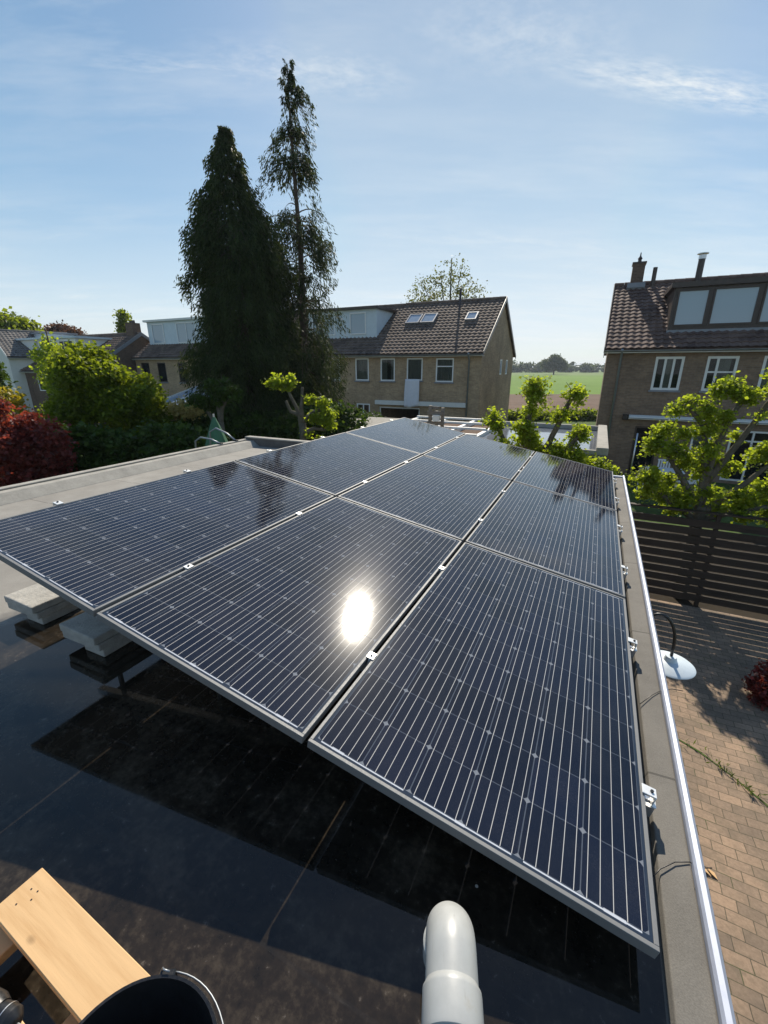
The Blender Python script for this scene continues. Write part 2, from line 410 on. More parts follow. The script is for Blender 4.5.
def thing(name, label, cat, a, b, z=0., group=None, rot=0., world=False):
    o = bpy.data.objects.new(name, None); COL.objects.link(o); o.empty_display_size = .2
    o.location = Vector((a, b, z)) if world else W(a, b, z)
    o.rotation_euler = (0, 0, (0 if world else -TH)+rot)
    o['label'] = label; o['category'] = cat
    if group: o['group'] = group
    return o
def tag(o, label, cat, group=None):
    o['label'] = label; o['category'] = cat
    if group: o['group'] = group
    return o
def place(o, a, b, z=0., rot=0.):
    o.location = W(a, b, z); o.rotation_euler = (0, 0, -TH+rot); return o
def dup(root):
    """a thing with its parts and sub-parts"""
    r = root.copy(); COL.objects.link(r)
    for ch in root.children:
        c = ch.copy(); COL.objects.link(c); c.parent = r
        for g_ in ch.children:
            d = g_.copy(); COL.objects.link(d); d.parent = c
    return r

def leaves_mesh(name, cen, dirs, nrm, ln, wd, mat, parent, curl=.0):
    """many small leaf faces: centres, long directions, normals, lengths, widths"""
    n = len(cen)
    dirs = dirs/np.linalg.norm(dirs, axis=1)[:, None]
    sd = np.cross(dirs, nrm); sd /= (np.linalg.norm(sd, axis=1)[:, None]+1e-9)
    ln = np.asarray(ln)[:, None]; wd = np.asarray(wd)[:, None]
    p0 = cen - dirs*ln*.5; p2 = cen + dirs*ln*.5
    mid = cen - dirs*ln*.08
    p1 = mid + sd*wd*.5; p3 = mid - sd*wd*.5
    v = np.stack([p0, p1, p2, p3], 1).reshape(-1, 3)
    me = bpy.data.meshes.new(name)
    me.vertices.add(4*n); me.vertices.foreach_set('co', v.astype(np.float32).ravel())
    me.loops.add(4*n); me.loops.foreach_set('vertex_index', np.arange(4*n, dtype=np.int32))
    me.polygons.add(n); me.polygons.foreach_set('loop_start', np.arange(0, 4*n, 4, dtype=np.int32))
    me.polygons.foreach_set('loop_total', np.full(n, 4, dtype=np.int32))
    me.update(calc_edges=True); me.validate()
    me.materials.append(M[mat])
    o = bpy.data.objects.new(name, me); COL.objects.link(o)
    if parent is not None: o.parent = parent
    return o
def rand_unit(n):
    v = rng.normal(size=(n, 3)); return v/np.linalg.norm(v, axis=1)[:, None]
def crown_points(blobs, nclump, per, spread, fill=.55):
    """blobs: (x,y,z,rx,ry,rz). leaf clumps sit near the surface and through the volume"""
    vol = np.array([b[3]*b[4]*b[5] for b in blobs])**(2/3); vol /= vol.sum()
    C = []
    for b, k in zip(blobs, rng.multinomial(nclump, vol)):
        u = rand_unit(k); r = rng.uniform(fill, 1.05, k)**.7
        C.append(np.array(b[:3]) + u*r[:, None]*np.array(b[3:6]))
    C = np.concatenate(C)
    sz = rng.uniform(.5, 1.4, len(C))*spread
    P = np.repeat(C, per, 0) + rng.normal(size=(len(C)*per, 3))*np.repeat(sz, per)[:, None]*np.array([1, 1, .7])
    return P
def crown(name, blobs, nclump, per, spread, leaf, mat, parent, fill=.55, droop=.2):
    P = crown_points(blobs, nclump, per, spread, fill)
    n = len(P)
    d = rand_unit(n); d[:, 2] = d[:, 2]*.6 - droop
    nr = rand_unit(n); nr[:, 2] += .5
    s = rng.uniform(.6, 1.35, n)*leaf
    return leaves_mesh(name, P, d, nr, s, s*rng.uniform(.55, .85, n), mat, parent)
def trunk(parent, segs, mat='bark', name='trunk', seg=8):
    mb = MB()
    for pts, r0, r1 in segs:
        n = len(pts)
        # refine & wobble
        Q = []; rr = []
        for i in range(n-1):
            for k in range(4):
                t = k/4; p = Vector(pts[i]).lerp(Vector(pts[i+1]), t)
                if 0 < i+t: p += Vector((random.uniform(-1, 1), random.uniform(-1, 1), 0))*r0*.12
                Q.append(p); rr.append(r0+(r1-r0)*(i+t)/(n-1))
        Q.append(Vector(pts[-1])); rr.append(r1)
        mb.tube(Q, rr, seg)
    return mb.build(name, mat, parent, smooth=True)

# ------------------------------------------------------------------ world, sun, camera
w = bpy.data.worlds.new('World'); scene.world = w; w.use_nodes = True
nt = w.node_tree; nt.nodes.clear()
wo = nt.nodes.new('ShaderNodeOutputWorld'); bg = nt.nodes.new('ShaderNodeBackground')
sky = nt.nodes.new('ShaderNodeTexSky'); sky.sky_type = 'NISHITA'; sky.sun_disc = False
sky.sun_elevation = SUN_EL; sky.sun_rotation = SUN_AZ; sky.air_density = 1.0; sky.dust_density = 1.6; sky.ozone_density = 1.3; sky.altitude = 0
bg.inputs[1].default_value = .1
class WG(G):
    def __init__(s): s.nt = nt; s.n = nt.nodes; s.l = nt.links
g = WG()
gen = g.coord('Generated')
sp = g.node('ShaderNodeSeparateXYZ'); g.set(sp.inputs[0], gen)
zc = g.math('ADD', g.math('MAXIMUM', sp.outputs[2], 0), .12)
cb = g.node('ShaderNodeCombineXYZ'); g.set(cb.inputs[0], g.math('DIVIDE', sp.outputs[0], zc)); g.set(cb.inputs[1], g.math('DIVIDE', sp.outputs[1], zc))
P = cb.outputs[0]
st = g.mapping(P, (1.0, 3.2, 1), (.3, .8, 0), (0, 0, R(-16)))
n1 = g.noise(st, 1.5, 9, .62); n2 = g.noise(g.mapping(P, (.35, .9, 1), (2.1, .4, 0), (0, 0, R(-10))), 1.1, 4, .5)
veil = g.math('MULTIPLY', g.rng(n1, .42, .85, 0, 1), g.rng(n2, .38, .68, .1, 1))
# a feathery wisp to the right of the view
def wisp(cx, cy, rot, lx, ly, amt):
    v = g.mapping(P, (1, 1, 1), (0, 0, 0))
    s_ = g.node('ShaderNodeVectorMath', operation='SUBTRACT'); g.set(s_.inputs[0], v); s_.inputs[1].default_value = (cx, cy, 0)
    rr = g.mapping(s_.outputs[0], (1/lx, 1/ly, 1), (0, 0, 0), (0, 0, 0)) if rot == 0 else None
    if rr is None:
        r_ = g.node('ShaderNodeVectorRotate', rotation_type='Z_AXIS'); g.set(r_.inputs[0], s_.outputs[0]); r_.inputs['Angle'].default_value = -rot
        rr = g.mapping(r_.outputs[0], (1/lx, 1/ly, 1))
    ln = g.node('ShaderNodeVectorMath', operation='LENGTH'); g.set(ln.inputs[0], rr)
    d = g.rng(ln.outputs['Value'], 0, 1, 1, 0)
    t = g.noise(g.mapping(rr, (1.2, .8, 1)), 4, 9, .68)
    return g.math('MULTIPLY', g.math('MULTIPLY', d, g.rng(t, .36, .72, 0, 1)), amt)
def dirp(px, py, f=428.585, p=R(18.63)):
    x, y = (px-384)/f, (py-512)/f
    d = Vector((x, -y*math.sin(p)+math.cos(p), -y*math.cos(p)-math.sin(p))).normalized()
    q = max(d.z, 0)+.12
    return d.x/q, d.y/q
for (p0, p1, ly, amt) in (((540, 60), (810, 112), .10, 1.9), ((190, 60), (420, 85), .14, 1.0), ((40, 62), (330, 78), .08, .7), ((380, 20), (640, 60), .2, .7),
                          ((0, 240), (120, 232), .1, .4), ((300, 230), (700, 262), .3, .7), ((55, 297), (100, 296), .12, 1.0)):
    a0, a1 = dirp(*p0), dirp(*p1)
    L_ = math.hypot(a1[0]-a0[0], a1[1]-a0[1])
    veil = g.math('MAXIMUM', veil, wisp((a0[0]+a1[0])/2, (a0[1]+a1[1])/2, math.atan2(a1[1]-a0[1], a1[0]-a0[0]), L_*.62, ly, amt))
low = g.rng(sp.outputs[2], 0, .22, .4, 0)       # thin high haze towards the horizon
hz = g.math('MULTIPLY', low, g.rng(n2, .3, .7, .55, 1))
fac = g.math('MINIMUM', g.math('ADD', g.math('MULTIPLY', veil, .62), hz), .85)
soft_ = g.mix(1, sky.outputs[0], (9., 9., 9.), 'DARKEN')
grad = g.ramp(g.math('MAXIMUM', sp.outputs[2], 0), [(0, (.60, .655, .66)), (.10, (.42, .555, .65)), (.28, (.225, .385, .55)), (.55, (.095, .225, .41)), (1, (.055, .13, .30))])
grad = g.mix(1, grad, (10., 10., 10.), 'MULTIPLY')
skc = g.mix(.22, grad, soft_)
cl = g.mix(fac, skc, (7.0, 7.2, 7.2))
nt.links.new(cl, bg.inputs[0]); nt.links.new(bg.outputs[0], wo.inputs[0])

sd = Vector((math.sin(SUN_AZ)*math.cos(SUN_EL), math.cos(SUN_AZ)*math.cos(SUN_EL), math.sin(SUN_EL)))
sl = bpy.data.lights.new('sun', 'SUN'); sl.energy = 4.8; sl.angle = R(.53); sl.color = (1, .915, .78)
so = bpy.data.objects.new('sun', sl); COL.objects.link(so); so.rotation_euler = sd.to_track_quat('Z', 'Y').to_euler(); so.location = (0, 0, 30)

cd = bpy.data.cameras.new('camera'); cam = bpy.data.objects.new('camera', cd); COL.objects.link(cam)
cam.location = (0, 0, CAMZ); cam.rotation_euler = (R(90-18.63), 0, 0)
cd.sensor_fit = 'HORIZONTAL'; cd.sensor_width = 36; cd.lens = 36*428.585/768; cd.clip_start = .05; cd.clip_end = 6000
scene.camera = cam
scene.view_settings.view_transform = 'Standard'; scene.view_settings.look = 'None'; scene.view_settings.exposure = 0.42; scene.view_settings.gamma = 1
scene.cycles.max_bounces = 8; scene.cycles.transparent_max_bounces = 16; scene.cycles.sample_clamp_indirect = 6
scene.cycles.use_denoising = True

# ------------------------------------------------------------------ ground
def sheet(name, pts, z, mat):
    mb = MB(); mb.add([(x, y, 0) for x, y in pts], [tuple(range(len(pts)))])
    o = mb.build(name, mat); o.location.z = z; o['kind'] = 'structure'; return o
sheet('ground', [(-3000, -300), (3000, -300), (3000, 4000), (-3000, 4000)], 0, 'lawn')
sheet('meadow', [(-600, 78), (600, 78), (600, 268), (-600, 268)], .004, 'meadow')
sheet('ploughed_field', [(-60, 41), (80, 41), (80, 78), (-60, 78)], .004, 'soil')
sheet('crop_field', [(-1500, 268), (1500, 268), (1500, 900), (-1500, 900)], .004, 'crop')
o = sheet('patio_paving', [(.3, -5), (9, -5), (9, 9.27), (.3, 9.27)], .0, 'pavers'); place(o, 0, 0, .006); o.rotation_euler.z = -TH
sheet('added_dark_ground', [(.3, 9.275), (9.5, 9.275), (9.5, 14.5), (.5, 14.5)], .004, 'gap_dark')  # dark sheet added so sunlit lawn doesn't shine through the fence gaps
bpy.data.objects['added_dark_ground'].rotation_euler.z = -TH
jp = [(668, 733), (700, 752), (735, 778), (768, 806), (800, 836)]
def unp0(px, py, z=.012):
    f, p = 428.585, R(18.63); x, y = (px-384)/f, (py-512)/f
    d = Vector((x, -y*math.sin(p)+math.cos(p), -y*math.cos(p)-math.sin(p))); q = Vector((0, 0, CAMZ)) + d*((z-CAMZ)/d.z); return q
mb = MB(); q = [unp0(*k) for k in jp]; vs = []
for i_, k in enumerate(q):
    d_ = (q[min(i_+1, len(q)-1)]-q[max(i_-1, 0)]).normalized(); nn = Vector((-d_.y, d_.x, 0)); w__ = .010+.006*math.sin(i_*2.3)
    vs += [k+nn*w__, k-nn*w__]
mb.add(vs, [(2*i_, 2*i_+1, 2*i_+3, 2*i_+2) for i_ in range(len(q)-1)]); o = mb.build('mossy_joint', 'lawn'); o['kind'] = 'structure'
# a raised edging course with moss in its joint
o = MB().box(1.25, 1.33, -4, 6.2, 0, .0).build('paving_edge', 'soil'); o.hide_render = False
bpy.data.objects.remove(o)

# ------------------------------------------------------------------ the flat-roofed extension under the camera
ext = thing('flat_roofed_garage', 'brick garage with a wet bitumen flat roof carrying the solar panels', 'garage', 0, 0, 0)
AL, AR, BN, BF = -6.0, .462, -2.6, 6.38
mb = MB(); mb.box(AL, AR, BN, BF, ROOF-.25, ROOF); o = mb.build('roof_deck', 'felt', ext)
mb = MB()
mb.box(AL+.06, AR-.06, BN+.05, BF-.06, 0, ROOF-.252); mb.build('wall', 'brick_left', ext)
# left and far upstands: low felt kerbs
mb = MB()
mb.prism([(AL+.003, ROOF-.2), (AL+.003, ROOF+.10), (AL+.20, ROOF+.10), (AL+.34, ROOF+.001), (AL+.34, ROOF-.1)], BN, BF-.003, 'y')
mb.build('side_upstand', 'felt_edge', ext, bevel=.012, seg=2)
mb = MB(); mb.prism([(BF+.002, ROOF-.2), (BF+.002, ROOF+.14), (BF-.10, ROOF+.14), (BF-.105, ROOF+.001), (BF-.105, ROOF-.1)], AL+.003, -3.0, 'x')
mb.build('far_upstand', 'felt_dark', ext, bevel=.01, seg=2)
mb = MB(); mb.box(AL-.004, -3.0, BF-.11, BF+.03, ROOF+.142, ROOF+.165); mb.build('far_trim', 'felt_edge', ext, bevel=.005)
mb = MB(); mb.box(AL-.03, AL+.075, BN, BF+.03, ROOF+.103, ROOF+.122); mb.build('side_trim', 'felt_edge', ext, bevel=.005)
# right hand kerb with the rounded aluminium trim
mb = MB(); mb.prism([(.345, ROOF+.002), (.352, ROOF+.030), (AR-.026, ROOF+.036), (AR-.026, ROOF-.03)], BN, BF, 'y'); mb.build('kerb', 'felt', ext, bevel=.004, seg=2)
mb = MB()
pr_ = [(AR-.024, ROOF+.03), (AR-.024, ROOF+.052), (AR-.018, ROOF+.060), (AR-.006, ROOF+.062), (AR+.003, ROOF+.054), (AR+.005, ROOF-.09), (AR, ROOF-.09), (AR, ROOF+.03)]
for k, (y0, y1) in enumerate(((BN, .2), (.203, 2.7), (2.703, 5.2), (5.203, BF+.02))):
    mb = MB(); mb.prism(pr_, y0, y1, 'y'); mb.build('trim', 'trim', ext, smooth=False)
mb = MB(); mb.box(-3., AR+.004, BF-.03, BF+.02, ROOF-.1, ROOF+.05); mb.build('far_edge_trim', 'trim', ext, bevel=.004)
# felt laps running along the left part
mb = MB()
for a0, w_ in ((-5.28, .10),): mb.box(a0, a0+.9, BN+.2, BF-.12, ROOF+.0005, ROOF+.006)
mb.build('felt_lap', 'felt', ext)

# ------------------------------------------------------------------ solar array
PW, PL = 1.02, 1.8173
TILT = math.atan2(.18343, .983)
O = Vector((-2.05808531, 1.91569194, CAMZ-.73503875))
PROT = Matrix.Rotation(-TH, 4, 'Z') @ Matrix.Rotation(TILT, 4, 'Y')
ex = (PROT @ Vector((1, 0, 0))); ey = (PROT @ Vector((0, 1, 0)))
def ppos(u, v): return O + ex*(u*PW) + ey*(v*PL)
sx, sy = 1.0, 1.797
def make_panel():
    p = bpy.data.objects.new('solar_panel', None); COL.objects.link(p)
    mb = MB(); t, h = .0115, .031
    mb.box(0, sx, 0, t, -h, 0); mb.box(0, sx, sy-t, sy, -h, 0); mb.box(0, t, t, sy-t, -h, 0); mb.box(sx-t, sx, t, sy-t, -h, 0)
    mb.box(t, sx-t, t, t+.018, -h, -h+.002); mb.box(t, sx-t, sy-t-.018, sy-t, -h, -h+.002)
    mb.build('frame', 'alu_frame', p, bevel=.0012)
    mb = MB(); mb.add([(t, t, -.0025), (sx-t, t, -.0025), (sx-t, sy-t, -.0025), (t, sy-t, -.0025)], [(0, 1, 2, 3)]); mb.build('cell_glass', 'cells', p)
    mb = MB(); mb.add([(t, t, -.008), (sx-t, t, -.008), (sx-t, sy-t, -.008), (t, sy-t, -.008)], [(3, 2, 1, 0)]); mb.build('rear_glass', 'backsheet', p)
    mb = MB(); mb.box(.42, .58, sy-.2, sy-.1, -.028, -.0085); mb.build('junction_box', 'black_plastic', p)
    return p
LBL = {(0, 0): 'near left solar panel above the concrete slab stacks, cut by the left picture edge',
 (1, 0): 'solar panel in the near row with the bright sun reflection on it',
 (2, 0): 'solar panel at the near right corner, closest to the grey vent pipe',
 (0, 1): 'solar panel in the left column, middle row, beside the bare pale roof',
 (1, 1): 'solar panel in the very centre of the nine, surrounded by panels on all sides',
 (2, 1): 'solar panel in the right column, middle row, along the roof trim',
 (0, 2): 'solar panel at the far left corner of the array, nearest the brick house',
 (1, 2): 'middle solar panel of the far row with the knobbly tree mirrored in it',
 (2, 2): 'solar panel at the far right corner with dark tree reflections, under the lime trees'}
proto = make_panel()
for i in range(3):
    for j in range(3):
        p = proto if (i, j) == (0, 0) else dup(proto)
        p.rotation_mode = 'XYZ'; p.rotation_euler = (PROT @ Matrix.Rotation(R(random.uniform(-.12, .12)), 4, 'X') @ Matrix.Rotation(R(random.uniform(-.12, .12)), 4, 'Y')).to_euler()
        if (i, j) == (1, 0): p.rotation_euler = PROT.to_euler()
        p.location = ppos(i, j) + ex*.010 + ey*.010
        tag(p, LBL[(i, j)], 'solar panel', 'solar panels of the roof array')
RL = ['first', 'second', 'third', 'fourth', 'fifth', 'sixth']
def make_rail():
    r = bpy.data.objects.new('mounting_rail', None); COL.objects.link(r)
    L_ = 3*PW
    mb = MB(); z0 = -.078
    mb.box(-.045, L_+.032, -.02, .02, z0, z0+.004); mb.box(-.045, L_+.032, -.02, -.016, z0+.004, z0+.040); mb.box(-.045, L_+.032, .016, .02, z0+.004, z0+.040)
    mb.box(-.045, L_+.032, -.016, -.006, z0+.036, z0+.040); mb.box(-.045, L_+.032, .006, .016, z0+.036, z0+.040)
    mb.build('rail', 'alu', r)
    for u in (0, 1, 2, 3):
        x = u*PW; mb = MB()
        if u in (1, 2): mb.box(x-.016, x+.016, -.019, .019, .001, .005); mb.box(x-.006, x+.006, -.017, .017, -.036, .001)
        elif u == 3:
            mb.box(x-.018, x+.024, -.018, .018, .001, .005); mb.box(x+.020, x+.024, -.018, .018, -.036, .001); mb.box(x+.024, x+.036, -.018, .018, -.037, -.033)
        else: mb.box(x-.024, x+.018, -.018, .018, .001, .005); mb.box(x-.024, x-.020, -.018, .018, -.036, .001); mb.box(x-.036, x-.024, -.018, .018, -.037, -.033)
        c = mb.build('clamp', 'clamp', r, bevel=.0008)
        dx = {0: -.008, 3: .010}.get(u, 0)
        mb = MB(); mb.lathe([(0, .0105), (.0055, .0105), (.0055, .005), (0, .005)], 6, (x+dx, 0, 0)); mb.build('bolt', 'dark_metal', c)
    # support posts down to the roof
    for u in (.22, 1.1, 2.1, 2.93):
        x = u*PW; mb = MB()
        h = (O.z - ROOF) - math.sin(TILT)*x - .078
        # vertical in the world: lean against the tilted rail
        d = Vector((math.sin(TILT), 0, -math.cos(TILT)))
        p0 = Vector((x, 0, -.078)); p1 = p0 + d*(h/1.0)*1.0
        mb.tube([p0, p1], .016, 6); mb.build('support_leg', 'alu', r)
    return r
rp = make_rail()
k = 0
for j in range(3):
    for fr in (.255, .745):
        r = rp if k == 0 else dup(rp)
        r.rotation_euler = PROT.to_euler(); r.location = ppos(0, j+fr)
        tag(r, 'aluminium mounting rail under the panels, %s from the near edge, ending in a bright clamp' % RL[k], 'mounting rail', 'mounting rails crossing under the array')
        k += 1

# concrete slabs stacked as ballast
def slab(a, b, z, w_, d_, h, label, rot=0., grp='concrete slabs stacked under the array edge'):
    o = MB().box(0, w_, 0, d_, 0, h).build('concrete_slab', 'concrete', bevel=.006, seg=2)
    place(o, a, b, z, rot); tag(o, label, 'concrete slab', grp); return o
for n_, (a, b, where) in enumerate(((-3.005, 1.04, 'left'), (-2.395, 1.01, 'right'))):
    s_ = ['sunlit pale', 'shaded grey'][n_]
    slab(a+.13, b+.03, ROOF+.001, .16, .24, .052, '%s lowest concrete block of the %s stack, set back under the slabs' % (s_, where), .02)
    slab(a+.004, b+.004, ROOF+.055, .30, .30, .040, '%s concrete slab under the top one of the %s stack' % (s_, where), R(1.2))
    slab(a, b, ROOF+.097, .30, .30, .043, '%s concrete slab on top of the %s stack under the array edge' % (s_, where), R(-.8))

# ------------------------------------------------------------------ vent pipe (grey plastic with an elbow)
def unp(px, py, z):
    f, p = 428.585, R(18.63); x, y = (px-384)/f, (py-512)/f
    d = Vector((x, -y*math.sin(p)+math.cos(p), -y*math.cos(p)-math.sin(p)))
    return Vector((0, 0, CAMZ)) + d*((z-CAMZ)/d.z)
vq = unp(451, 944, ROOF+.235)
vp = thing('vent_pipe', 'light grey plastic vent pipe running level and bending down into the wet roof', 'vent pipe', vq.x, vq.y, ROOF, world=True, rot=R(-7))
def soft(o):
    m = o.modifiers.new('split', 'EDGE_SPLIT'); m.split_angle = R(35); return o
zc_, rb = .235, .066
pts = [(0, -.085, zc_), (0, -.06, zc_), (0, -.03, zc_)]
for t in range(0, 17):
    an = R(90)*t/16; pts.append((0, -.02+rb*math.sin(an), zc_-rb+rb*math.cos(an)))
pts += [(0, -.02+rb, .14), (0, -.02+rb, .12)]
mb = MB(); mb.tube(pts, .0535, 56, cap=False); mb.build('elbow', 'pvc', vp, smooth=True)
def yring(prof_, y_):      # ring profile (radius, distance) around the level axis
    mb = MB(); mb.lathe(prof_, 56); mb.v = [(x, y_-z, zc_+y) for x, y, z in mb.v]; return mb
soft(yring([(.0530, -.004), (.0545, 0), (.0585, .006), (.0592, .012), (.0592, .066), (.0582, .071), (.0545, .072), (.0500, .072)], -.070).build('socket', 'pvc', vp, smooth=True))
mb = MB(); mb.tube([(0, -.135, zc_), (0, -.9, zc_)], .0545, 56, cap=False); mb.build('pipe', 'pvc', vp, smooth=True)
mb = MB(); mb.tube([(0, -.02+rb, .121), (0, -.02+rb, .0)], .0505, 40); soft(mb.build('pipe', 'pvc', vp, smooth=True))
mb = MB(); mb.lathe([(.0500, .10), (.0590, .10), (.0590, .145), (.0540, .15)], 40, (0, -.02+rb, 0)); soft(mb.build('socket', 'pvc', vp, smooth=True))

# ------------------------------------------------------------------ pine step made of board offcuts
bp0, bp1, bp3 = unp(-13.6, 908, ROOF+.14), unp(42, 867, ROOF+.14), unp(148, 973, ROOF+.14)
du = (bp3-bp1).normalized(); L_ = (bp3-bp1).length
ang = math.atan2(du.y, du.x)
stp = bpy.data.objects.new('wooden_step', None); COL.objects.link(stp); stp.location = (bp1.x, bp1.y, ROOF); stp.rotation_euler = (0, 0, ang)
tag(stp, 'low step nailed from new pine boards at the lower left, beside the black bucket', 'wooden step')
wd = (bp0-bp1).length
mb = MB(); mb.box(0, L_+.03, -wd*.98, 0, .112, .14); o = mb.build('board', 'pine', stp, bevel=.002)
mb = MB(); mb.box(.02, L_+.02, -wd*.98-.16, -wd*.98-.055, .096, .124); mb.build('board', 'pine', stp, bevel=.002)
mb = MB(); mb.box(.005, .09, -wd*.98-.2, -.02, .0681, .0958); mb.build('cross_board', 'pine', stp, bevel=.002)
mb = MB(); mb.box(.34, .42, -wd*.98-.2, -.02, .0681, .0958); mb.build('cross_board', 'pine', stp, bevel=.002)
for x, y in ((.02, -.06), (.02, -wd-.16), (.35, -.06), (.35, -wd-.16)):
    mb = MB(); mb.box(x, x+.05, y-.02, y+.03, .001, .068); mb.build('leg', 'pine', stp, bevel=.002)
mb = MB()
for x, y in ((.035, -.040), (.055, -.035), (.04, -.075), (.062, -.052)): mb.lathe([(0, .1402), (.0022, .1402), (.0022, .1408), (0, .1408)], 8, (x, y, 0))
mb.build('nail_heads', 'dark_metal', stp)
# ------------------------------------------------------------------ bucket
bc = unp(121, 1100, ROOF+.27)
bk = thing('bucket', 'black plastic builder\'s bucket with a wire handle at the lower left', 'bucket', bc.x, bc.y, ROOF, world=True)
mb = MB()
mb.lathe([(0, .004), (.105, .004), (.112, .001), (.147, .262), (.154, .264), (.155, .270), (.153, .275), (.148, .274), (.110, .014), (0, .014)], 64)
soft(mb.build('body', 'black_plastic', bk, smooth=True))
lug = Vector((.0, .157, .262))
mb = MB(); mb.box(-.016, .016, .150, .166, .240, .270); mb.build('lug', 'black_plastic', bk, bevel=.003)
mb = MB(); mb.box(-.016, .016, -.166, -.150, .240, .270); mb.build('lug', 'black_plastic', bk, bevel=.003)
mb = MB(); mb.tube([(-.006, .160, .255), (-.010, .163, .274), (-.004, .158, .2795), (.008, .156, .278)], .0018, 8)
pts = [(.156*math.sin(t)*1.0+.005, .164*math.cos(t), .260-.012*math.sin(t)) for t in [math.pi*i/30 for i in range(31)]]
mb.tube(pts, .0018, 8); mb.build('handle', 'zinc', bk, smooth=True)
# ------------------------------------------------------------------ cordless drill in the corner
dc = unp(0, 1010, ROOF+.19)
dr = thing('cordless_drill', 'black cordless drill lying at the lower left picture corner', 'drill', dc.x, dc.y, ROOF+.165, world=True, rot=R(-16))
def ylathe(prof, seg=28):
    mb = MB(); mb.lathe(prof, seg); mb.v = [(z, x, y) for x, y, z in mb.v]; return mb
soft(ylathe([(0, -.16), (.026, -.155), (.030, -.13), (.030, -.03), (.024, -.012), (0, -.012)]).build('body', 'black_plastic', dr, smooth=True))
soft(ylathe([(0, -.011), (.0225, -.011), (.0235, .004), (.0215, .006), (.0235, .008), (.0235, .022), (.015, .034), (.009, .038), (0, .038)]).build('chuck', 'black_plastic', dr, smooth=True))
mb = ylathe([(.0240, .006), (.0245, .006), (.0245, .008), (.0240, .008)], 32); mb.build('chuck_ring', 'alu', dr)
soft(ylathe([(0, .038), (.0032, .038), (.0032, .085), (0, .088)], 10).build('bit', 'alu', dr, smooth=True))
mb = MB(); mb.prism([(-.125, -.028), (-.085, -.028), (-.10, -.13), (-.14, -.13)], -.016, .016, 'y'); mb.build('grip', 'black_plastic', dr, bevel=.006, seg=2)
mb = MB(); mb.box(-.165, -.075, -.035, .035, -.164, -.131); mb.build('battery', 'black_plastic', dr, bevel=.006, seg=2)

# ------------------------------------------------------------------ wall lamp below the roof edge
lp = thing('wall_lamp', 'grey gooseneck barn lamp with a round shade below the roof edge, over the paving', 'wall lamp', AR-.06, 3.36, 2.45)
mb = MB(); mb.lathe([(0, 0), (.06, 0), (.06, .02), (0, .02)], 24); mb.v = [(z, x, y) for x, y, z in mb.v]; mb.build('wall_plate', 'zinc', lp)
pts = [(.02, 0, 0), (.12, 0, .0)] + [(.24-.12*math.cos(t), 0, .03+.25*math.sin(t)) for t in [math.pi*i/16 for i in range(17)]] + [(.36, 0, -.04)]
mb = MB(); mb.tube(pts, .011, 12); mb.build('arm', 'dark_metal', lp, smooth=True)
mb = MB(); mb.lathe([(0, -.045), (.035, -.045), (.045, -.08), (.155, -.105), (.168, -.115), (.168, -.12), (.15, -.112), (.04, -.09), (0, -.09)], 48, (.36, 0, 0)); soft(mb.build('lamp_shade', 'lamp' if 'lamp' in M else 'grey_paint', lp, smooth=True))

# ------------------------------------------------------------------ houses
def facade(mb, org, ud, L_, z0, z1, holes, inward, depth=.11):
    """rectangular wall skin in the vertical plane org+u*ud with rectangular holes and their reveals"""
    us = sorted({0, L_, *[h[0] for h in holes], *[h[1] for h in holes]}); zs = sorted({z0, z1, *[h[2] for h in holes], *[h[3] for h in holes]})
    org, ud, inward = Vector(org), Vector(ud), Vector(inward)
    def P_(u, z, d=0): return org + ud*u + Vector((0, 0, z)) + inward*d
    for i in range(len(us)-1):
        for k_ in range(len(zs)-1):
            cu, cz = (us[i]+us[i+1])/2, (zs[k_]+zs[k_+1])/2
            if any(h[0] < cu < h[1] and h[2] < cz < h[3] for h in holes): continue
            mb.add([P_(us[i], zs[k_]), P_(us[i+1], zs[k_]), P_(us[i+1], zs[k_+1]), P_(us[i], zs[k_+1])], [(0, 1, 2, 3)])
    for (u0, u1, a0, a1) in [h[:4] for h in holes]:
        for q in (((u0, a0), (u1, a0)), ((u1, a0), (u1, a1)), ((u1, a1), (u0, a1)), ((u0, a1), (u0, a0))):
            mb.add([P_(*q[0]), P_(*q[1]), P_(*q[1], depth), P_(*q[0], depth)], [(0, 1, 2, 3)])
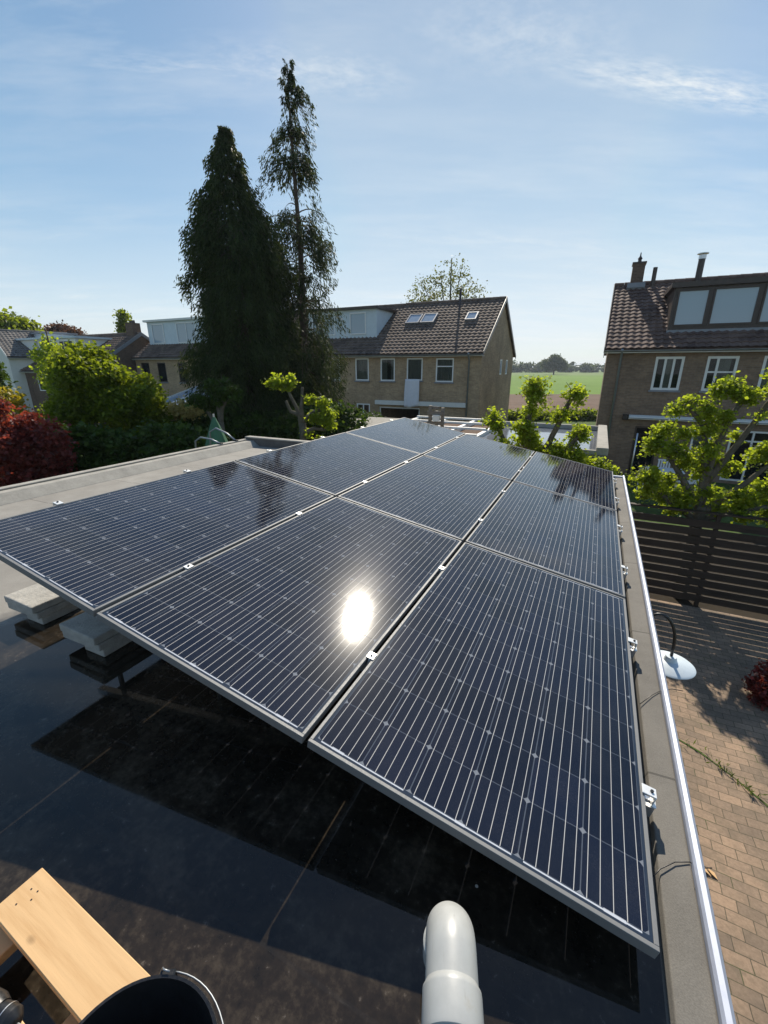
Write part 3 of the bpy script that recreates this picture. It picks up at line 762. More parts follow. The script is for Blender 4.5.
def window(parent, x, y, z0, w_, h, mull=0, trans=0, curtain=None, frame='white_plastic', fw=.07, pane='pane', sill=True, face='front', name='window', yo=.05):
    """window whose lower left corner is x,z0 in a wall facing -y (or +x for face='side')"""
    def T(mb):
        if face == 'side': mb.v = [(y - b_, a_, c_) if False else (x_side - b_, y_side + a_, c_) for a_, b_, c_ in mb.v]
        else: mb.v = [(x+a_, y+b_, c_) for a_, b_, c_ in mb.v]
        return mb
    x_side, y_side = x, y
    mb = MB(); d0, d1 = yo-.045, yo+.03
    mb.box(0, w_, d0, d1, z0, z0+fw); mb.box(0, w_, d0, d1, z0+h-fw, z0+h); mb.box(0, fw, d0, d1, z0+fw, z0+h-fw); mb.box(w_-fw, w_, d0, d1, z0+fw, z0+h-fw)
    for m_ in (mull if isinstance(mull, (list, tuple)) else ([.5]*mull)):
        mb.box(w_*m_-fw*.45, w_*m_+fw*.45, d0+.006, d1-.004, z0+fw, z0+h-fw)
    if trans: mb.box(fw, w_-fw, d0+.009, d1-.007, z0+h*trans-.03, z0+h*trans+.03)
    fr = T(mb).build(name, frame, parent)
    mb = MB(); mb.box(fw*.5, w_-fw*.5, yo-.004, yo+.002, z0+fw*.5, z0+h-fw*.5); T(mb).build('pane', pane, fr)
    if sill:
        mb = MB(); mb.box(-.06, w_+.06, -.07, yo-.05, z0-.075, z0-.004); T(mb).build('sill', 'lead', fr)
    if curtain:
        for c0, c1 in curtain:
            mb = MB(); n_ = 24
            vs = []; 
            for i in range(n_+1):
                u_ = c0+(c1-c0)*i/n_; vs += [(w_*u_, yo+.10+.02*math.sin(i*1.7), z0+.03), (w_*u_, yo+.10+.015*math.sin(i*1.7), z0+h-.03)]
            mb.add(vs, [(2*i, 2*i+2, 2*i+3, 2*i+1) for i in range(n_)]); T(mb).build('curtain', 'curtain', fr)
    return fr
def tile_roof(parent, x0, x1, y_e, z_e, y_r, z_r, mat, name='roof', over=.0):
    """tiled slope from the eave (y_e,z_e) to the ridge (y_r,z_r), profile modelled tile by tile"""
    L_ = math.hypot(y_r-y_e, z_r-z_e); rows = max(2, round(L_/.31)); cols = max(2, round((x1-x0)/.27)); sub = 6
    tx = (x1-x0)/cols; prof = [0, .012, .030, .040, .030, .010]
    xs = []; hs = []
    for c in range(cols):
        for k_ in range(sub): xs.append(x0+tx*(c+k_/sub)); hs.append(prof[k_])
    xs.append(x1); hs.append(0)
    n_ = len(xs); sgn = 1 if y_r > y_e else -1
    dy, dz = (y_r-y_e)/L_, (z_r-z_e)/L_; ny, nz = -abs(dz)*sgn, abs(dy)
    vs = []; fs = []
    for r_ in range(rows):
        for e, lift in ((0, .045), (1, .010)):
            s_ = L_*(r_+e)/rows
            for xx, hh in zip(xs, hs):
                q = hh+lift; vs.append((xx, y_e+dy*s_+ny*q, z_e+dz*s_+nz*q))
    for r_ in range(rows*2-1):
        for i in range(n_-1): fs.append((r_*n_+i, r_*n_+i+1, (r_+1)*n_+i+1, (r_+1)*n_+i))
    mb = MB(); mb.add(vs, fs)
    # eave front lip and underside
    k0 = len(mb.v); mb.add([(x0, y_e-.0, z_e-.03), (x1, y_e, z_e-.03), (x1, y_r, z_r-.03), (x0, y_r, z_r-.03)], [(0, 3, 2, 1)])
    return mb.build(name, mat, parent)
def ridge_tiles(parent, x0, x1, y, z, mat):
    mb = MB(); n_ = round((x1-x0)/.4); t = (x1-x0)/n_
    for i in range(n_):
        pts = [(x0+t*i, y, z), (x0+t*(i+1)-.01, y, z+.0)]
        mb.tube(pts, [.125, .115], 10)
    return mb.build('ridge', mat, parent)
def house(name, label, cat, a1, b0, w_, d_, eave, ridge, brick, tile, group=None, holes=(), gable_holes=(), right_gable=True, left_gable=False, verge='dark_brown_paint', ov=.28):
    """local x runs from 0 (left) to w_ (right), y from the front wall backwards"""
    h = thing(name, label, cat, a1-w_, b0, 0, group)
    mb = MB()
    facade(mb, (0, 0, 0), (1, 0, 0), w_, 0, eave, list(holes), (0, 1, 0))
    facade(mb, (0, d_, 0), (1, 0, 0), w_, 0, eave, [], (0, -1, 0))
    facade(mb, (w_, 0, 0), (0, 1, 0), d_, 0, eave, list(gable_holes), (-1, 0, 0))
    facade(mb, (0, 0, 0), (0, 1, 0), d_, 0, eave, [], (1, 0, 0))
    for x in (0, w_):
        mb.add([(x, 0, eave), (x, d_, eave), (x, d_/2, ridge-.08)], [(0, 1, 2)])
    mb.build('wall', brick, h)
    sl = (ridge-eave)/(d_/2)
    xl, xr = (-.0 if not left_gable else -.12), (w_ if not right_gable else w_+.12)
    tile_roof(h, xl, xr, -ov, eave-sl*ov+.06, d_/2, ridge+.0, tile)
    tile_roof(h, xl, xr, d_+ov, eave-sl*ov+.06, d_/2, ridge, tile)
    ridge_tiles(h, xl, xr, d_/2, ridge+.03, tile)
    for x, on in ((w_+.122, right_gable), (-.152, left_gable)):
        if not on: continue
        mb = MB()
        for sg in (0, 1):
            ye, yr = (-ov-.02, d_/2) if sg == 0 else (d_+ov+.02, d_/2)
            z_e = eave-sl*ov+.06
            mb.add([(x, ye, z_e+.09), (x, yr, ridge+.13), (x, yr, ridge-.14), (x, ye, z_e-.14), (x+.03, ye, z_e+.09), (x+.03, yr, ridge+.13), (x+.03, yr, ridge-.14), (x+.03, ye, z_e-.14)],
                   [(0, 1, 2, 3), (7, 6, 5, 4), (0, 4, 5, 1), (1, 5, 6, 2), (2, 6, 7, 3), (3, 7, 4, 0)])
        mb.build('verge_board', verge, h)
    # gutter and soffit
    z_e = eave-sl*ov+.02
    mb = MB(); mb.box(xl, xr, -ov+.0, -.004, z_e-.10, z_e-.07); mb.build('soffit', 'white_paint', h)
    mb = MB()
    pts = [(R(180+18*i)) for i in range(11)]
    poly = [(-ov-.055+.055*math.cos(t), z_e-.0+.055*math.sin(t)) for t in pts]+[(-ov-.055+.048*math.cos(t), z_e+.048*math.sin(t)) for t in reversed(pts)]
    mb.prism(poly, xl, xr, 'x'); mb.build('gutter', 'zinc', h)
    return h
def downpipe(h, x, top, y=-.09, mat='zinc', ov=.28):
    mb = MB(); mb.tube([(x, -ov-.05, top), (x, -ov-.04, top-.12), (x, y, top-.35), (x, y, .1)], .045, 10); mb.build('downpipe', mat, h, smooth=True)
def dormer(h, x0, x1, y0, z0, z1, ydeep, wins, clad='grey_paint', frame='white_plastic', roofm='lead', pane='pane_sky', top=.14, over=.18, fh=None, curtains=None):
    d = MB()
    d.box(x0, x1, y0, ydeep, z0-.3, z1-.002)
    body = d.build('dormer', clad, h)
    mb = MB(); mb.box(x0-over, x1+over, y0-over-.02, ydeep, z1, z1+top); mb.build('dormer_roof', roofm, body)
    mb = MB(); mb.box(x0-.03, x1+.03, y0-.12, y0-.002, z0-.34, z0-.10); mb.build('flashing', 'lead', body)
    for (u0, u1, a0, a1, mull) in wins:
        window(body, u0, y0-.052, a0, u1-u0, a1-a0, mull=mull, frame=frame, pane=pane, sill=False, fw=.06, name='window')
    return body

EV, RD = 5.27, 8.2
BL = 23.25
# --- brick house on the left row, the one with the bedding hanging out
a1, w_ = -5.66, 6.14; X0 = a1-w_
L = lambda a: a-X0
hl = [(L(-11.46), L(-10.56), 3.72, 4.94), (L(-9.83), L(-8.89), 3.76, 4.94), (L(-8.12), L(-7.13), 3.70, 4.92), (L(-11.55), L(-9.0), .02, 2.28)]
gh = [(4.75, 5.35, 4.03, 4.92), (6.55, 7.15, 4.03, 4.92)]
h1 = house('brick_house', 'yellow-brown brick end house with bedding hanging from a window and three roof windows', 'house', a1, BL, w_, 8.9, EV, RD, 'brick_left', 'tile_brown', holes=hl, gable_holes=gh)
window(h1, hl[0][0], 0, 3.72, .9, 1.22, curtain=[(.02, .4), (.66, .98)])
window(h1, hl[1][0], 0, 3.76, .94, 1.18, curtain=[(.02, .98)])
window(h1, hl[2][0], 0, 3.70, .99, 1.22, trans=.66, curtain=[(.02, .98)])
for g_ in gh:
    mb = MB(); window(h1, w_, g_[0], g_[2], .6, .89, face='side', sill=False, pane='pane_sky')
mb = MB(); mb.box(L(-11.77), L(-6.33), -.16, -.003, 2.40, 2.64); mb.build('canopy', 'white_paint', h1, bevel=.01)
# dark open garage front below the canopy
mb = MB(); y_ = .11
mb.box(hl[3][0], hl[3][0]+.07, y_-.06, y_, 0.02, 2.28); mb.box(hl[3][1]-.07, hl[3][1], y_-.06, y_, .02, 2.28); mb.box(hl[3][0]+.07, hl[3][1]-.07, y_-.06, y_, 2.2, 2.28); mb.build('garage_opening', 'white_paint', h1)
downpipe(h1, L(-6.28), EV-.1)
mb = MB(); mb.box(w_-.42, w_-.003, -.012, -.002, .0, EV-.01); 
def skylight(h, x0, x1, s0, s1, eave, ridge, d_, name='roof_window'):
    half = d_/2; sl = (ridge-eave)/half; L_ = math.hypot(half, ridge-eave); an = math.atan(sl)
    e = bpy.data.objects.new('frame_pivot', None)
    def P_(x, s_, n_): return (x, s_*math.cos(an)-n_*math.sin(an), eave+.08+s_*math.sin(an)+n_*math.cos(an))
    def bx(mb, xa, xb, sa, sb, na, nb):
        vs = [P_(x, s_, n_) for n_ in (na, nb) for x, s_ in ((xa, sa), (xb, sa), (xb, sb), (xa, sb))]
        mb.add(vs, [(0, 3, 2, 1), (4, 5, 6, 7), (0, 1, 5, 4), (1, 2, 6, 5), (2, 3, 7, 6), (3, 0, 4, 7)])
    bpy.data.objects.remove(e)
    mb = MB(); t = .07
    bx(mb, x0, x1, s0, s0+t, 0, .12); bx(mb, x0, x1, s1-t, s1, 0, .12); bx(mb, x0, x0+t, s0+t, s1-t, 0, .12); bx(mb, x1-t, x1, s0+t, s1-t, 0, .12)
    f = mb.build(name, 'lead', h); mb = MB(); bx(mb, x0+t*.6, x1-t*.6, s0+t*.6, s1-t*.6, .02, .09); mb.build('pane', 'pane_roof', f)
skylight(h1, L(-10.95), L(-10.1), 2.75, 3.75, EV, RD, 8.9)
skylight(h1, L(-10.02), L(-9.17), 2.75, 3.75, EV, RD, 8.9)
skylight(h1, L(-7.35), L(-6.72), 2.85, 3.65, EV, RD, 8.9)
mb = MB(); mb.tube([(L(-8.05), 2.0, 6.3), (L(-8.05), 3.1, 7.25), (L(-8.05), 3.6, 7.6), (L(-8.05), 3.65, 8.8)], .07, 10); mb.build('flue_pipe', 'dark_brown_paint', h1, smooth=True)
# bedding
mb = MB(); n_, m_ = 16, 12; vs = []
for i in range(n_+1):
    for j in range(m_+1):
        u_ = i/n_; v_ = j/m_
        vs.append((L(-9.86)+u_*.84+.05*math.sin(v_*3)*(u_-.5), -.12-.10*v_-.035*math.sin(u_*15+v_*2)*v_-.02*math.sin(u_*29)*v_, 3.84-1.50*v_-.05*math.sin(u_*5)*v_))
mb.add(vs, [(i*(m_+1)+j, i*(m_+1)+j+1, (i+1)*(m_+1)+j+1, (i+1)*(m_+1)+j) for i in range(n_) for j in range(m_)])
o = mb.build('bedding', 'white_cloth', smooth=True); o.modifiers.new('s', 'SOLIDIFY').thickness = .03; place(o, X0, BL, 0); tag(o, 'white bedding hanging out of the middle upper window of the brick house', 'bedding')
mb = MB(); mb.lathe([(0, 0), (.05, .0), (.06, .1), (.035, .25), (.05, .36), (.03, .46), (0, .5)], 12); o = mb.build('window_figure', 'red_cloth', smooth=True); place(o, X0+L(-9.42), BL+.09, 4.0); bpy.data.objects.remove(o)

# --- next house, with dormer, partly behind the cypresses
a1b, w2 = -11.82, 6.2; X1 = a1b-w2; L = lambda a: a-X1
hl = [(L(-13.14), L(-12.25), 3.72, 4.96), (L(-15.1), L(-14.2), 3.72, 4.96), (L(-13.1), L(-12.2), 1.7, 2.4), (L(-17.4), L(-14.2), .3, 2.4)]
h2 = house('terraced_house', 'brown brick terraced house with a pale blue dormer right of the cypresses', 'house', a1b, BL+.05, w2, 8.85, EV, RD-.02, 'brick_left', 'tile_brown', holes=hl, right_gable=False)
for q in hl[:2]: window(h2, q[0], 0, q[2], q[1]-q[0], q[3]-q[2], curtain=[(.02, .98)])
window(h2, hl[2][0], 0, 1.7, .9, .7, mull=[.5]); window(h2, hl[3][0], 0, .3, 3.2, 2.1, mull=[.33, .66])
dormer(h2, L(-17.2), L(-12.35), 1.25, 6.15, 7.72, 4.2, [(L(-14.15), L(-13.05), 6.35, 7.55, []), (L(-16.9), L(-15.2), 6.35, 7.55, [.5])], clad='grey_paint', roofm='dark_brown_paint')
# --- two more houses of the row, glimpsed left of the cypresses
h3 = house('terraced_house', 'terraced house hidden behind the dense cypress', 'house', -18.04, BL+.02, 7.2, 8.85, EV, RD-.04, 'brick_left', 'tile_brown', right_gable=False)
window(h3, 1, -.048, 3.72, .9, 1.2, sill=False); window(h3, 4, -.048, 3.72, .9, 1.2, sill=False)
a1c, w4 = -25.26, 7.4; X3 = a1c-w4; L = lambda a: a-X3
hl = [(.6, 1.5, 3.4, 4.8), (2.4, 3.3, 3.4, 4.8), (4.6, 5.5, 3.4, 4.8)]
h4 = house('terraced_house', 'terraced house with a pale panelled dormer just left of the cypresses', 'house', a1c, BL+.06, w4, 8.8, EV, RD-.02, 'brick_left', 'tile_brown', holes=hl, right_gable=False)
for q in hl: window(h4, q[0], 0, q[2], .9, 1.4, frame='dark_brown_paint', curtain=[(.1, .9)])
dormer(h4, .4, 6.6, 1.2, 6.0, 7.75, 4.2, [(.9, 2.2, 6.2, 7.6, []), (3.6, 5.6, 6.2, 7.6, [.5])], clad='grey_paint', roofm='white_paint')
# sunroom roof in front of it
sr = thing('sunroom', 'low white sunroom with dark sloping glass behind the yellow-green tree', 'sunroom', -25.6, 18.9)
mb = MB(); mb.box(0, 4.2, .4, 4, 0, 2.2); mb.build('wall', 'render_white', sr)
for i in range(3):
    mb = MB(); x = .05+i*1.4
    mb.add([(x, .2, 2.25), (x+1.3, .2, 2.25), (x+1.3, 4.2, 3.3), (x, 4.2, 3.3), (x, .2, 2.19), (x+1.3, .2, 2.19), (x+1.3, 4.2, 3.24), (x, 4.2, 3.24)], [(0, 1, 2, 3), (7, 6, 5, 4), (0, 4, 5, 1), (1, 5, 6, 2), (2, 6, 7, 3), (3, 7, 4, 0)])
    mb.build('roof_glass', 'pane_roof', sr)
mb = MB()
for i in range(4):
    x = -.03+i*1.4; mb.prism([(.15, 2.16), (.15, 2.30), (4.25, 3.37), (4.25, 3.23)], x-.04, x+.03+.01, 'x')
mb.build('glazing_bars', 'white_paint', sr)

# --- row further left with gable, chimney and long white dormer
a1d = -33.0; L3 = 8.
first = None
for k_, (lab, nm) in enumerate((('row house with brick gable and chimney left of the cypresses', 'row_house'), ('row house in the middle of the far left row with a long white dormer', 'row_house'), ('last row house of the far left row, behind the small tree', 'row_house'))):
    hh = house('row_house', lab, 'house', a1d-k_*8.02, 20.0, 8., 8.7, 4.3, 6.95, 'brick_dark', 'tile_brown', right_gable=(k_ == 0), verge='lead', group='row houses beyond the yellow-green tree')
    dormer(hh, .2 if k_ else .2, 7.8 if k_ else 5.2, 1.0, 5.15, 6.55, 4, [(.5, 1.9, 5.3, 6.4, [.5]), (3.1, 4.9, 5.3, 6.4, [.33, .66])], clad='white_plastic', roofm='grey_paint', pane='pane')
    window(hh, 1.0, -.048, 2.7, 1.2, 1.3, sill=False); window(hh, 4.0, -.048, 2.7, 1.2, 1.3, sill=False)
    if k_ == 0:
        mb = MB(); mb.box(6.9, 7.7, 4.0, 4.7, 6.4, 7.75); c_ = mb.build('chimney', 'brick_dark', hh)
        mb = MB()
        for q in (7.1, 7.3, 7.5): mb.lathe([(0, 7.75), (.09, 7.75), (.08, 7.95), (0, 7.95)], 10, (q, 4.35, 0))
        mb.build('chimney_pots', 'dark_brown_paint', c_)
# --- white rendered house
hw = house('white_house', 'white rendered house with a small dormer at the far left behind the red maple', 'house', 0, 0, 5.2, 6.4, 5.35, 7.3, 'render_white', 'tile_grey', verge='white_paint', left_gable=True, holes=[(2.2, 3.2, 3.0, 4.5)])
hw.location = (-29.3, 35.5, 0); hw.rotation_euler.z = R(52)
window(hw, 2.2, 0, 3.0, 1.0, 1.5, frame='dark_brown_paint')
dormer(hw, 2.7, 5.1, .7, 5.8, 7.1, 3.2, [(3.2, 4.6, 5.9, 6.95, [])], clad='grey_paint')

# --- brown brick house on the right
BR = 21.2; XR = .1; WR = 8.4
L = lambda a: a-XR
hr = [(L(1.88), L(2.86), 3.58, 4.86), (L(3.6), L(4.58), 3.58, 4.86), (L(5.32), L(6.3), 3.58, 4.86), (L(3.66), L(4.3), .9, 2.1), (L(4.9), L(7.6), .12, 2.12), (L(1.6), L(2.5), .05, 2.1)]
h5 = house('brown_brick_house', 'brown brick house on the right with wide dark dormer, chimney and awning', 'house', XR+WR, BR, WR, 8.9, EV, 8.15, 'brick_right', 'tile_red', holes=hr, right_gable=False, left_gable=True)
window(h5, hr[0][0], 0, 3.58, .98, 1.28, mull=[.36, .66], trans=.0, curtain=[(.36, .66)], fw=.09, frame='white_paint')  # this curtain stands in for the beige reflection in the middle pane
window(h5, hr[1][0], 0, 3.58, .98, 1.28, mull=[.36], trans=.55, curtain=[(.4, .8)], fw=.09, frame='white_paint')
window(h5, hr[2][0], 0, 3.58, .98, 1.28, mull=[.5], curtain=[(.05, .5)], fw=.09, frame='white_paint')
window(h5, hr[3][0], 0, .9, .64, 1.2, curtain=[(.02, .98)], frame='white_paint')
window(h5, hr[4][0], 0, .12, 2.7, 2.0, mull=[.27, .62], trans=.8, frame='white_paint', sill=False, name='patio_door')
window(h5, hr[5][0], 0, .05, .9, 2.05, frame='dark_brown_paint', sill=False, name='door')
dormer(h5, L(2.15), L(8.3), .78, 5.98, 7.42, 4.3, [(L(2.28), L(3.34), 6.02, 7.34, []), (L(3.46), L(4.88), 6.02, 7.34, []), (L(5.0), L(6.4), 6.02, 7.34, []), (L(6.55), L(7.9), 6.02, 7.34, [])], clad='dark_brown_paint', frame='dark_brown_paint', roofm='dark_brown_paint', top=.18, over=.14)
mb = MB(); mb.box(L(.62), L(1.12), 4.1, 4.75, 7.7, 9.0); ch = mb.build('chimney', 'brick_dark', h5)
mb = MB(); mb.box(L(.58), L(1.16), 4.06, 4.79, 9.0, 9.07); mb.lathe([(0, 9.07), (.09, 9.07), (.07, 9.2), (.1, 9.25), (.03, 9.36), (.02, 9.5), (0, 9.5)], 10, (L(.87), 4.4, 0)); mb.build('chimney_cap', 'dark_brown_paint', ch)
mb = MB(); mb.box(L(.5), L(1.24), 3.95, 4.5, 7.98, 8.1); mb.box(L(.5), L(1.24), 4.02, 4.06, 7.7, 8.2); mb.build('flashing', 'lead', ch)
mb = MB(); mb.tube([(L(1.55), 4.2, 7.9), (L(1.55), 4.2, 8.8)], .09, 12); mb.build('vent_stack', 'dark_brown_paint', h5)
mb = MB(); mb.tube([(L(3.3), 4.35, 7.9), (L(3.3), 4.35, 9.02)], .13, 16); fl = mb.build('flue', 'dark_brown_paint', h5)
mb = MB(); mb.tube([(L(3.3), 4.35, 9.0), (L(3.3), 4.35, 9.16)], .145, 16); mb.lathe([(0, 9.2), (.22, 9.2), (.22, 9.23), (0, 9.26)], 16, (L(3.3), 4.35, 0)); mb.build('flue_cap', 'alu', fl)
mb = MB(); mb.prism([(-.22, 2.40), (-.22, 2.50), (-.05, 2.56), (-.003, 2.56), (-.003, 2.38)], L(1.28), L(6.6), 'x'); aw = mb.build('awning_cassette', 'white_paint', h5, bevel=.01)
mb = MB(); mb.box(L(1.05), L(1.27), -.2, -.004, 2.36, 2.58); mb.build('awning_motor', 'black_plastic', aw)
mb = MB(); mb.box(L(1.3), L(6.6), -.24, -.222, 2.43, 2.46); mb.build('awning_slot', 'lead', aw)
downpipe(h5, L(.62), EV-.1)
mb = MB(); mb.tube([(L(1.6), -1.6, 0), (L(1.6), -1.6, 2.0)], .03, 8); o = mb.build('washing_pole', 'alu', None, smooth=True); place(o, XR, BR, 0); tag(o, 'thin white pole standing in front of the brown brick house', 'pole')

# garden table and chairs in front of it
gt = thing('garden_table', 'white garden table on the terrace of the brown brick house', 'garden table', 2.7, 19.2)
mb = MB(); mb.box(-.6, .6, -.4, .4, .70, .74); mb.build('table_top', 'white_plastic', gt, bevel=.01)
for x, y in ((-.5, -.3), (.5, -.3), (-.5, .3), (.5, .3)):
    mb = MB(); mb.tube([(x, y, 0), (x, y, .7)], .025, 8); mb.build('leg', 'white_plastic', gt)
def chair():
    c = thing('garden_chair', '', 'garden chair', 0, 0, 0, 'white garden chairs on the terrace')
    mb = MB(); mb.box(-.24, .24, -.24, .24, .42, .45); mb.build('seat', 'white_plastic', c, bevel=.01)
    mb = MB()
    for i in range(5): mb.box(-.22+i*.095, -.22+i*.095+.06, .235, .255, .46, .9)
    mb.box(-.24, .24, .232, .258, .9, .95); mb.build('backrest', 'white_plastic', c)
    for x, y in ((-.21, -.21), (.21, -.21), (-.21, .21), (.21, .21)):
        mb = MB(); mb.tube([(x, y, 0), (x*.95, y*.95, .42)], .018, 8); mb.build('leg', 'white_plastic', c)
    return c
c0 = chair()
for i, (a, b, r_, lab) in enumerate(((2.1, 18.5, 2.6, 'white slatted garden chair left of the garden table'), (3.4, 18.7, -2.4, 'white slatted garden chair right of the garden table'), (2.8, 20.0, .1, 'white slatted garden chair between the table and the house wall'))):
    c = c0 if i == 0 else dup(c0); c.location = W(a, b); c.rotation_euler = (0, 0, -TH+r_); c['label'] = lab

# ------------------------------------------------------------------ neighbouring flat roofs beyond the pollarded limes
gr = thing('neighbour_garage', 'flat roof with white edge reflecting the sky beyond the lime tree', 'garage', -2.6, 10.0)
mb = MB(); mb.box(.05, 2.85, .05, 4.1, 0, 2.6); mb.build('wall', 'brick_left', gr)
g_ = G('wet flat roof'); c = g_.coord(); M['wet_roof'] = g_.done(g_.principled(g_.ramp(g_.noise(c, 2, 5), [(.3, (.12, .13, .15)), (.7, (.2, .22, .25))]), .06, spec=.9))
mb = MB(); mb.box(0, 2.9, 0, 4.15, 2.602, 2.70); mb.build('roof_surface', 'wet_roof', gr)
mb = MB(); mb.box(2.72, 2.95, -.02, 4.2, 2.703, 2.86); mb.box(-.02, 2.72, 4.05, 4.2, 2.703, 2.83); mb.box(-.02, 2.72, -.05, .06, 2.703, 2.8); mb.build('edge_trim', 'felt_edge', gr, bevel=.01)
pg = thing('pergola', 'pergola of pale beams over brown matting beside the neighbour\'s flat roof', 'pergola', -5.6, 10.9)
mb = MB()
for x in (0, 1.0, 2.0, 2.9): mb.box(x-.05, x+.05, -.05, 3.6, 2.66, 2.78)
for y in (0, 1.2, 2.4, 3.5): mb.box(-.05, 2.95, y-.045, y+.045, 2.783, 2.84)
mb.build('beams', 'white_paint', pg)
mb = MB(); mb.box(-.02, 2.9, 0, 3.5, 2.60, 2.655); mb.build('matting', 'soil', pg)
for x, y in ((0.05, 0.05), (2.85, .05), (.05, 3.45), (2.85, 3.45)):
    mb = MB(); mb.box(x-.05, x+.05, y-.05, y+.05, 0, 2.6); mb.build('post', 'old_wood', pg)
wp = thing('wooden_trellis', 'weathered wooden post frame rising behind the far edge of the array', 'trellis', -3.45, 9.6)
for x, y, t in ((0, 0, 3.62), (.14, .05, 3.5), (.30, 0, 3.58)):
    mb = MB(); mb.box(x-.035, x+.035, y-.035, y+.035, 0, t); mb.build('post', 'old_wood', wp, bevel=.004)
mb = MB(); mb.box(-.06, .36, -.055, -.036, 3.42, 3.5); mb.box(-.06, .36, -.055, -.036, 3.2, 3.27); mb.box(-.05, .2, .037, .055, 3.54, 3.6); mb.build('rail', 'old_wood', wp)
mb = MB(); mb.box(.10, .26, -.12, -.057, 3.28, 3.42); mb.build('nest_box', 'white_paint', wp)

# ------------------------------------------------------------------ fence with its slats
fn = thing('slatted_fence', 'dark stained timber fence of horizontal slats below the right lime tree', 'fence', .62, 9.3)
mb = MB()
z = .12
while z < 1.78:
    mb.box(0, 8.4, -.011, .011, z, z+.137); z += .168
mb.build('slats', 'fence_wood', fn)
for i in range(6):
    mb = MB(); mb.box(i*1.68-.035, i*1.68+.035, .012, .082, 0, 1.9); mb.build('post', 'fence_wood', fn, bevel=.004)
mb = MB(); mb.box(-.04, 8.45, -.02, .09, 1.901, 1.93); mb.build('cap_rail', 'fence_wood', fn)

# ------------------------------------------------------------------ pollarded lime trees
def pollard(label, a, b, limbs, knobs, leafmat='leaf_lime', leaf=.10, dens=1.0, per=26, top=2.2, r0=.13, group='pollarded limes', name='pollarded_lime', fuzz=()):
    """limbs: lists of (da, db, z) from the trunk, knobs: (da, db, z, r)"""
    if b == 8.75:
        q_ = 1.10; a *= q_; b *= q_; zz_ = lambda z: CAMZ+(z-CAMZ)*q_
        limbs = [[(p_[0]*q_, p_[1], zz_(p_[2])) for p_ in l] for l in limbs]; knobs = [(k_[0]*q_, k_[1], zz_(k_[2]), k_[3]*q_*.86) for k_ in knobs]; top = zz_(top)
    t = thing(name, label, 'tree', a, b, 0, group)
    segs = [([(0, 0, 0), (.02, 0, top*.5), (0, 0, top)], r0, r0*.75)]
    for l in limbs: segs.append((l, r0*.5, r0*.28))
    for (x, y, z, r_) in knobs:
        for q in range(7):
            d_ = Vector((random.gauss(0, 1), random.gauss(0, 1), random.gauss(.5, .8))).normalized()*r_*random.uniform(.9, 1.5)
            c_ = Vector((x, y, z)); segs.append(([c_, c_+d_*.55+Vector((0, 0, .02)), c_+d_], .009, .003))
    trunk(t, segs, 'bark_grey')
    bl = []
    for (x, y, z, r_) in knobs:
        for q in range(5):
            bl.append((x+random.uniform(-.6, .6)*r_, y+random.uniform(-.6, .6)*r_, z+random.uniform(-.6, .6)*r_, r_*.6, r_*.6, r_*.5))
    vol = sum(k_[3]**2 for k_ in knobs)
    crown('crown', bl, int(520*vol*dens)+10, per, .062, leaf*.92, leafmat, t, fill=.35, droop=.15)
    return t
# tree A in front of the neighbour's roof (a=-1.15)
A0 = -1.17
KA = [(-1.12, 4.13, .26), (-1.02, 3.92, .24), (-1.10, 3.62, .19), (-1.12, 3.36, .24), (-1.15, 3.12, .28), (-1.78, 3.46, .22), (-1.7, 3.3, .17), (-1.55, 3.05, .13),
      (-.42, 4.0, .20), (-.33, 3.92, .17), (-.52, 3.72, .12), (-.62, 3.55, .17), (-.22, 3.32, .2), (-.13, 3.26, .15), (-.3, 3.08, .12), (-.25, 2.88, .22), (-.6, 2.95, .19), (-.42, 2.8, .2), (-.95, 2.9, .22), (-1.5, 2.85, .16), (-1.75, 2.9, .14), (.05, 2.75, .22), (.3, 2.62, .2)]
pollard('knobbly pollarded lime rising just behind the far edge of the panels', A0, 8.75,
        [[(0, 0, 2.2), (.02, 0, 3.0), (.05, 0, 4.1)], [(0, 0, 2.3), (-.3, 0, 2.9), (-.58, 0, 3.4)], [(0, 0, 2.3), (.45, 0, 3.1), (.62, 0, 3.6), (.76, 0, 4.0)], [(0, 0, 2.3), (.6, 0, 2.75), (.95, 0, 3.25)], [(0, 0, 2.2), (1.0, .05, 2.55), (1.4, .1, 2.65)]],
        [(k_[0]-A0, random.uniform(-.1, .1), k_[1], k_[2]) for k_ in KA], leaf=.075, dens=1.25, r0=.14)
# tree B at the right
B0 = 1.86
KB = [(1.33, 3.86, .17), (1.24, 3.80, .15), (1.6, 3.86, .16), (1.9, 4.16, .22), (2.1, 4.05, .2), (1.72, 4.1, .16), (2.4, 4.2, .24), (2.65, 4.05, .2), (1.65, 3.56, .16), (1.78, 3.5, .16), (1.9, 3.68, .13), (2.3, 3.75, .12),
      (1.1, 3.35, .24), (1.0, 3.15, .22), (1.25, 3.12, .18), (1.4, 3.4, .14), (.9, 2.62, .24), (1.1, 2.5, .2), (1.5, 3.0, .2), (1.75, 3.15, .22), (1.95, 2.95, .18), (1.7, 2.75, .2), (2.15, 2.85, .14), (2.55, 3.15, .24), (2.75, 2.95, .2),
      (2.3, 2.45, .22), (2.6, 2.5, .25), (2.9, 2.4, .25), (1.35, 2.5, .22), (1.6, 2.35, .22), (1.9, 2.4, .2), (1.2, 2.25, .17), (2.1, 2.15, .2), (2.5, 2.15, .22), (2.85, 2.1, .2), (1.5, 2.12, .16), (.95, 2.25, .14), (2.15, 3.35, .1)]
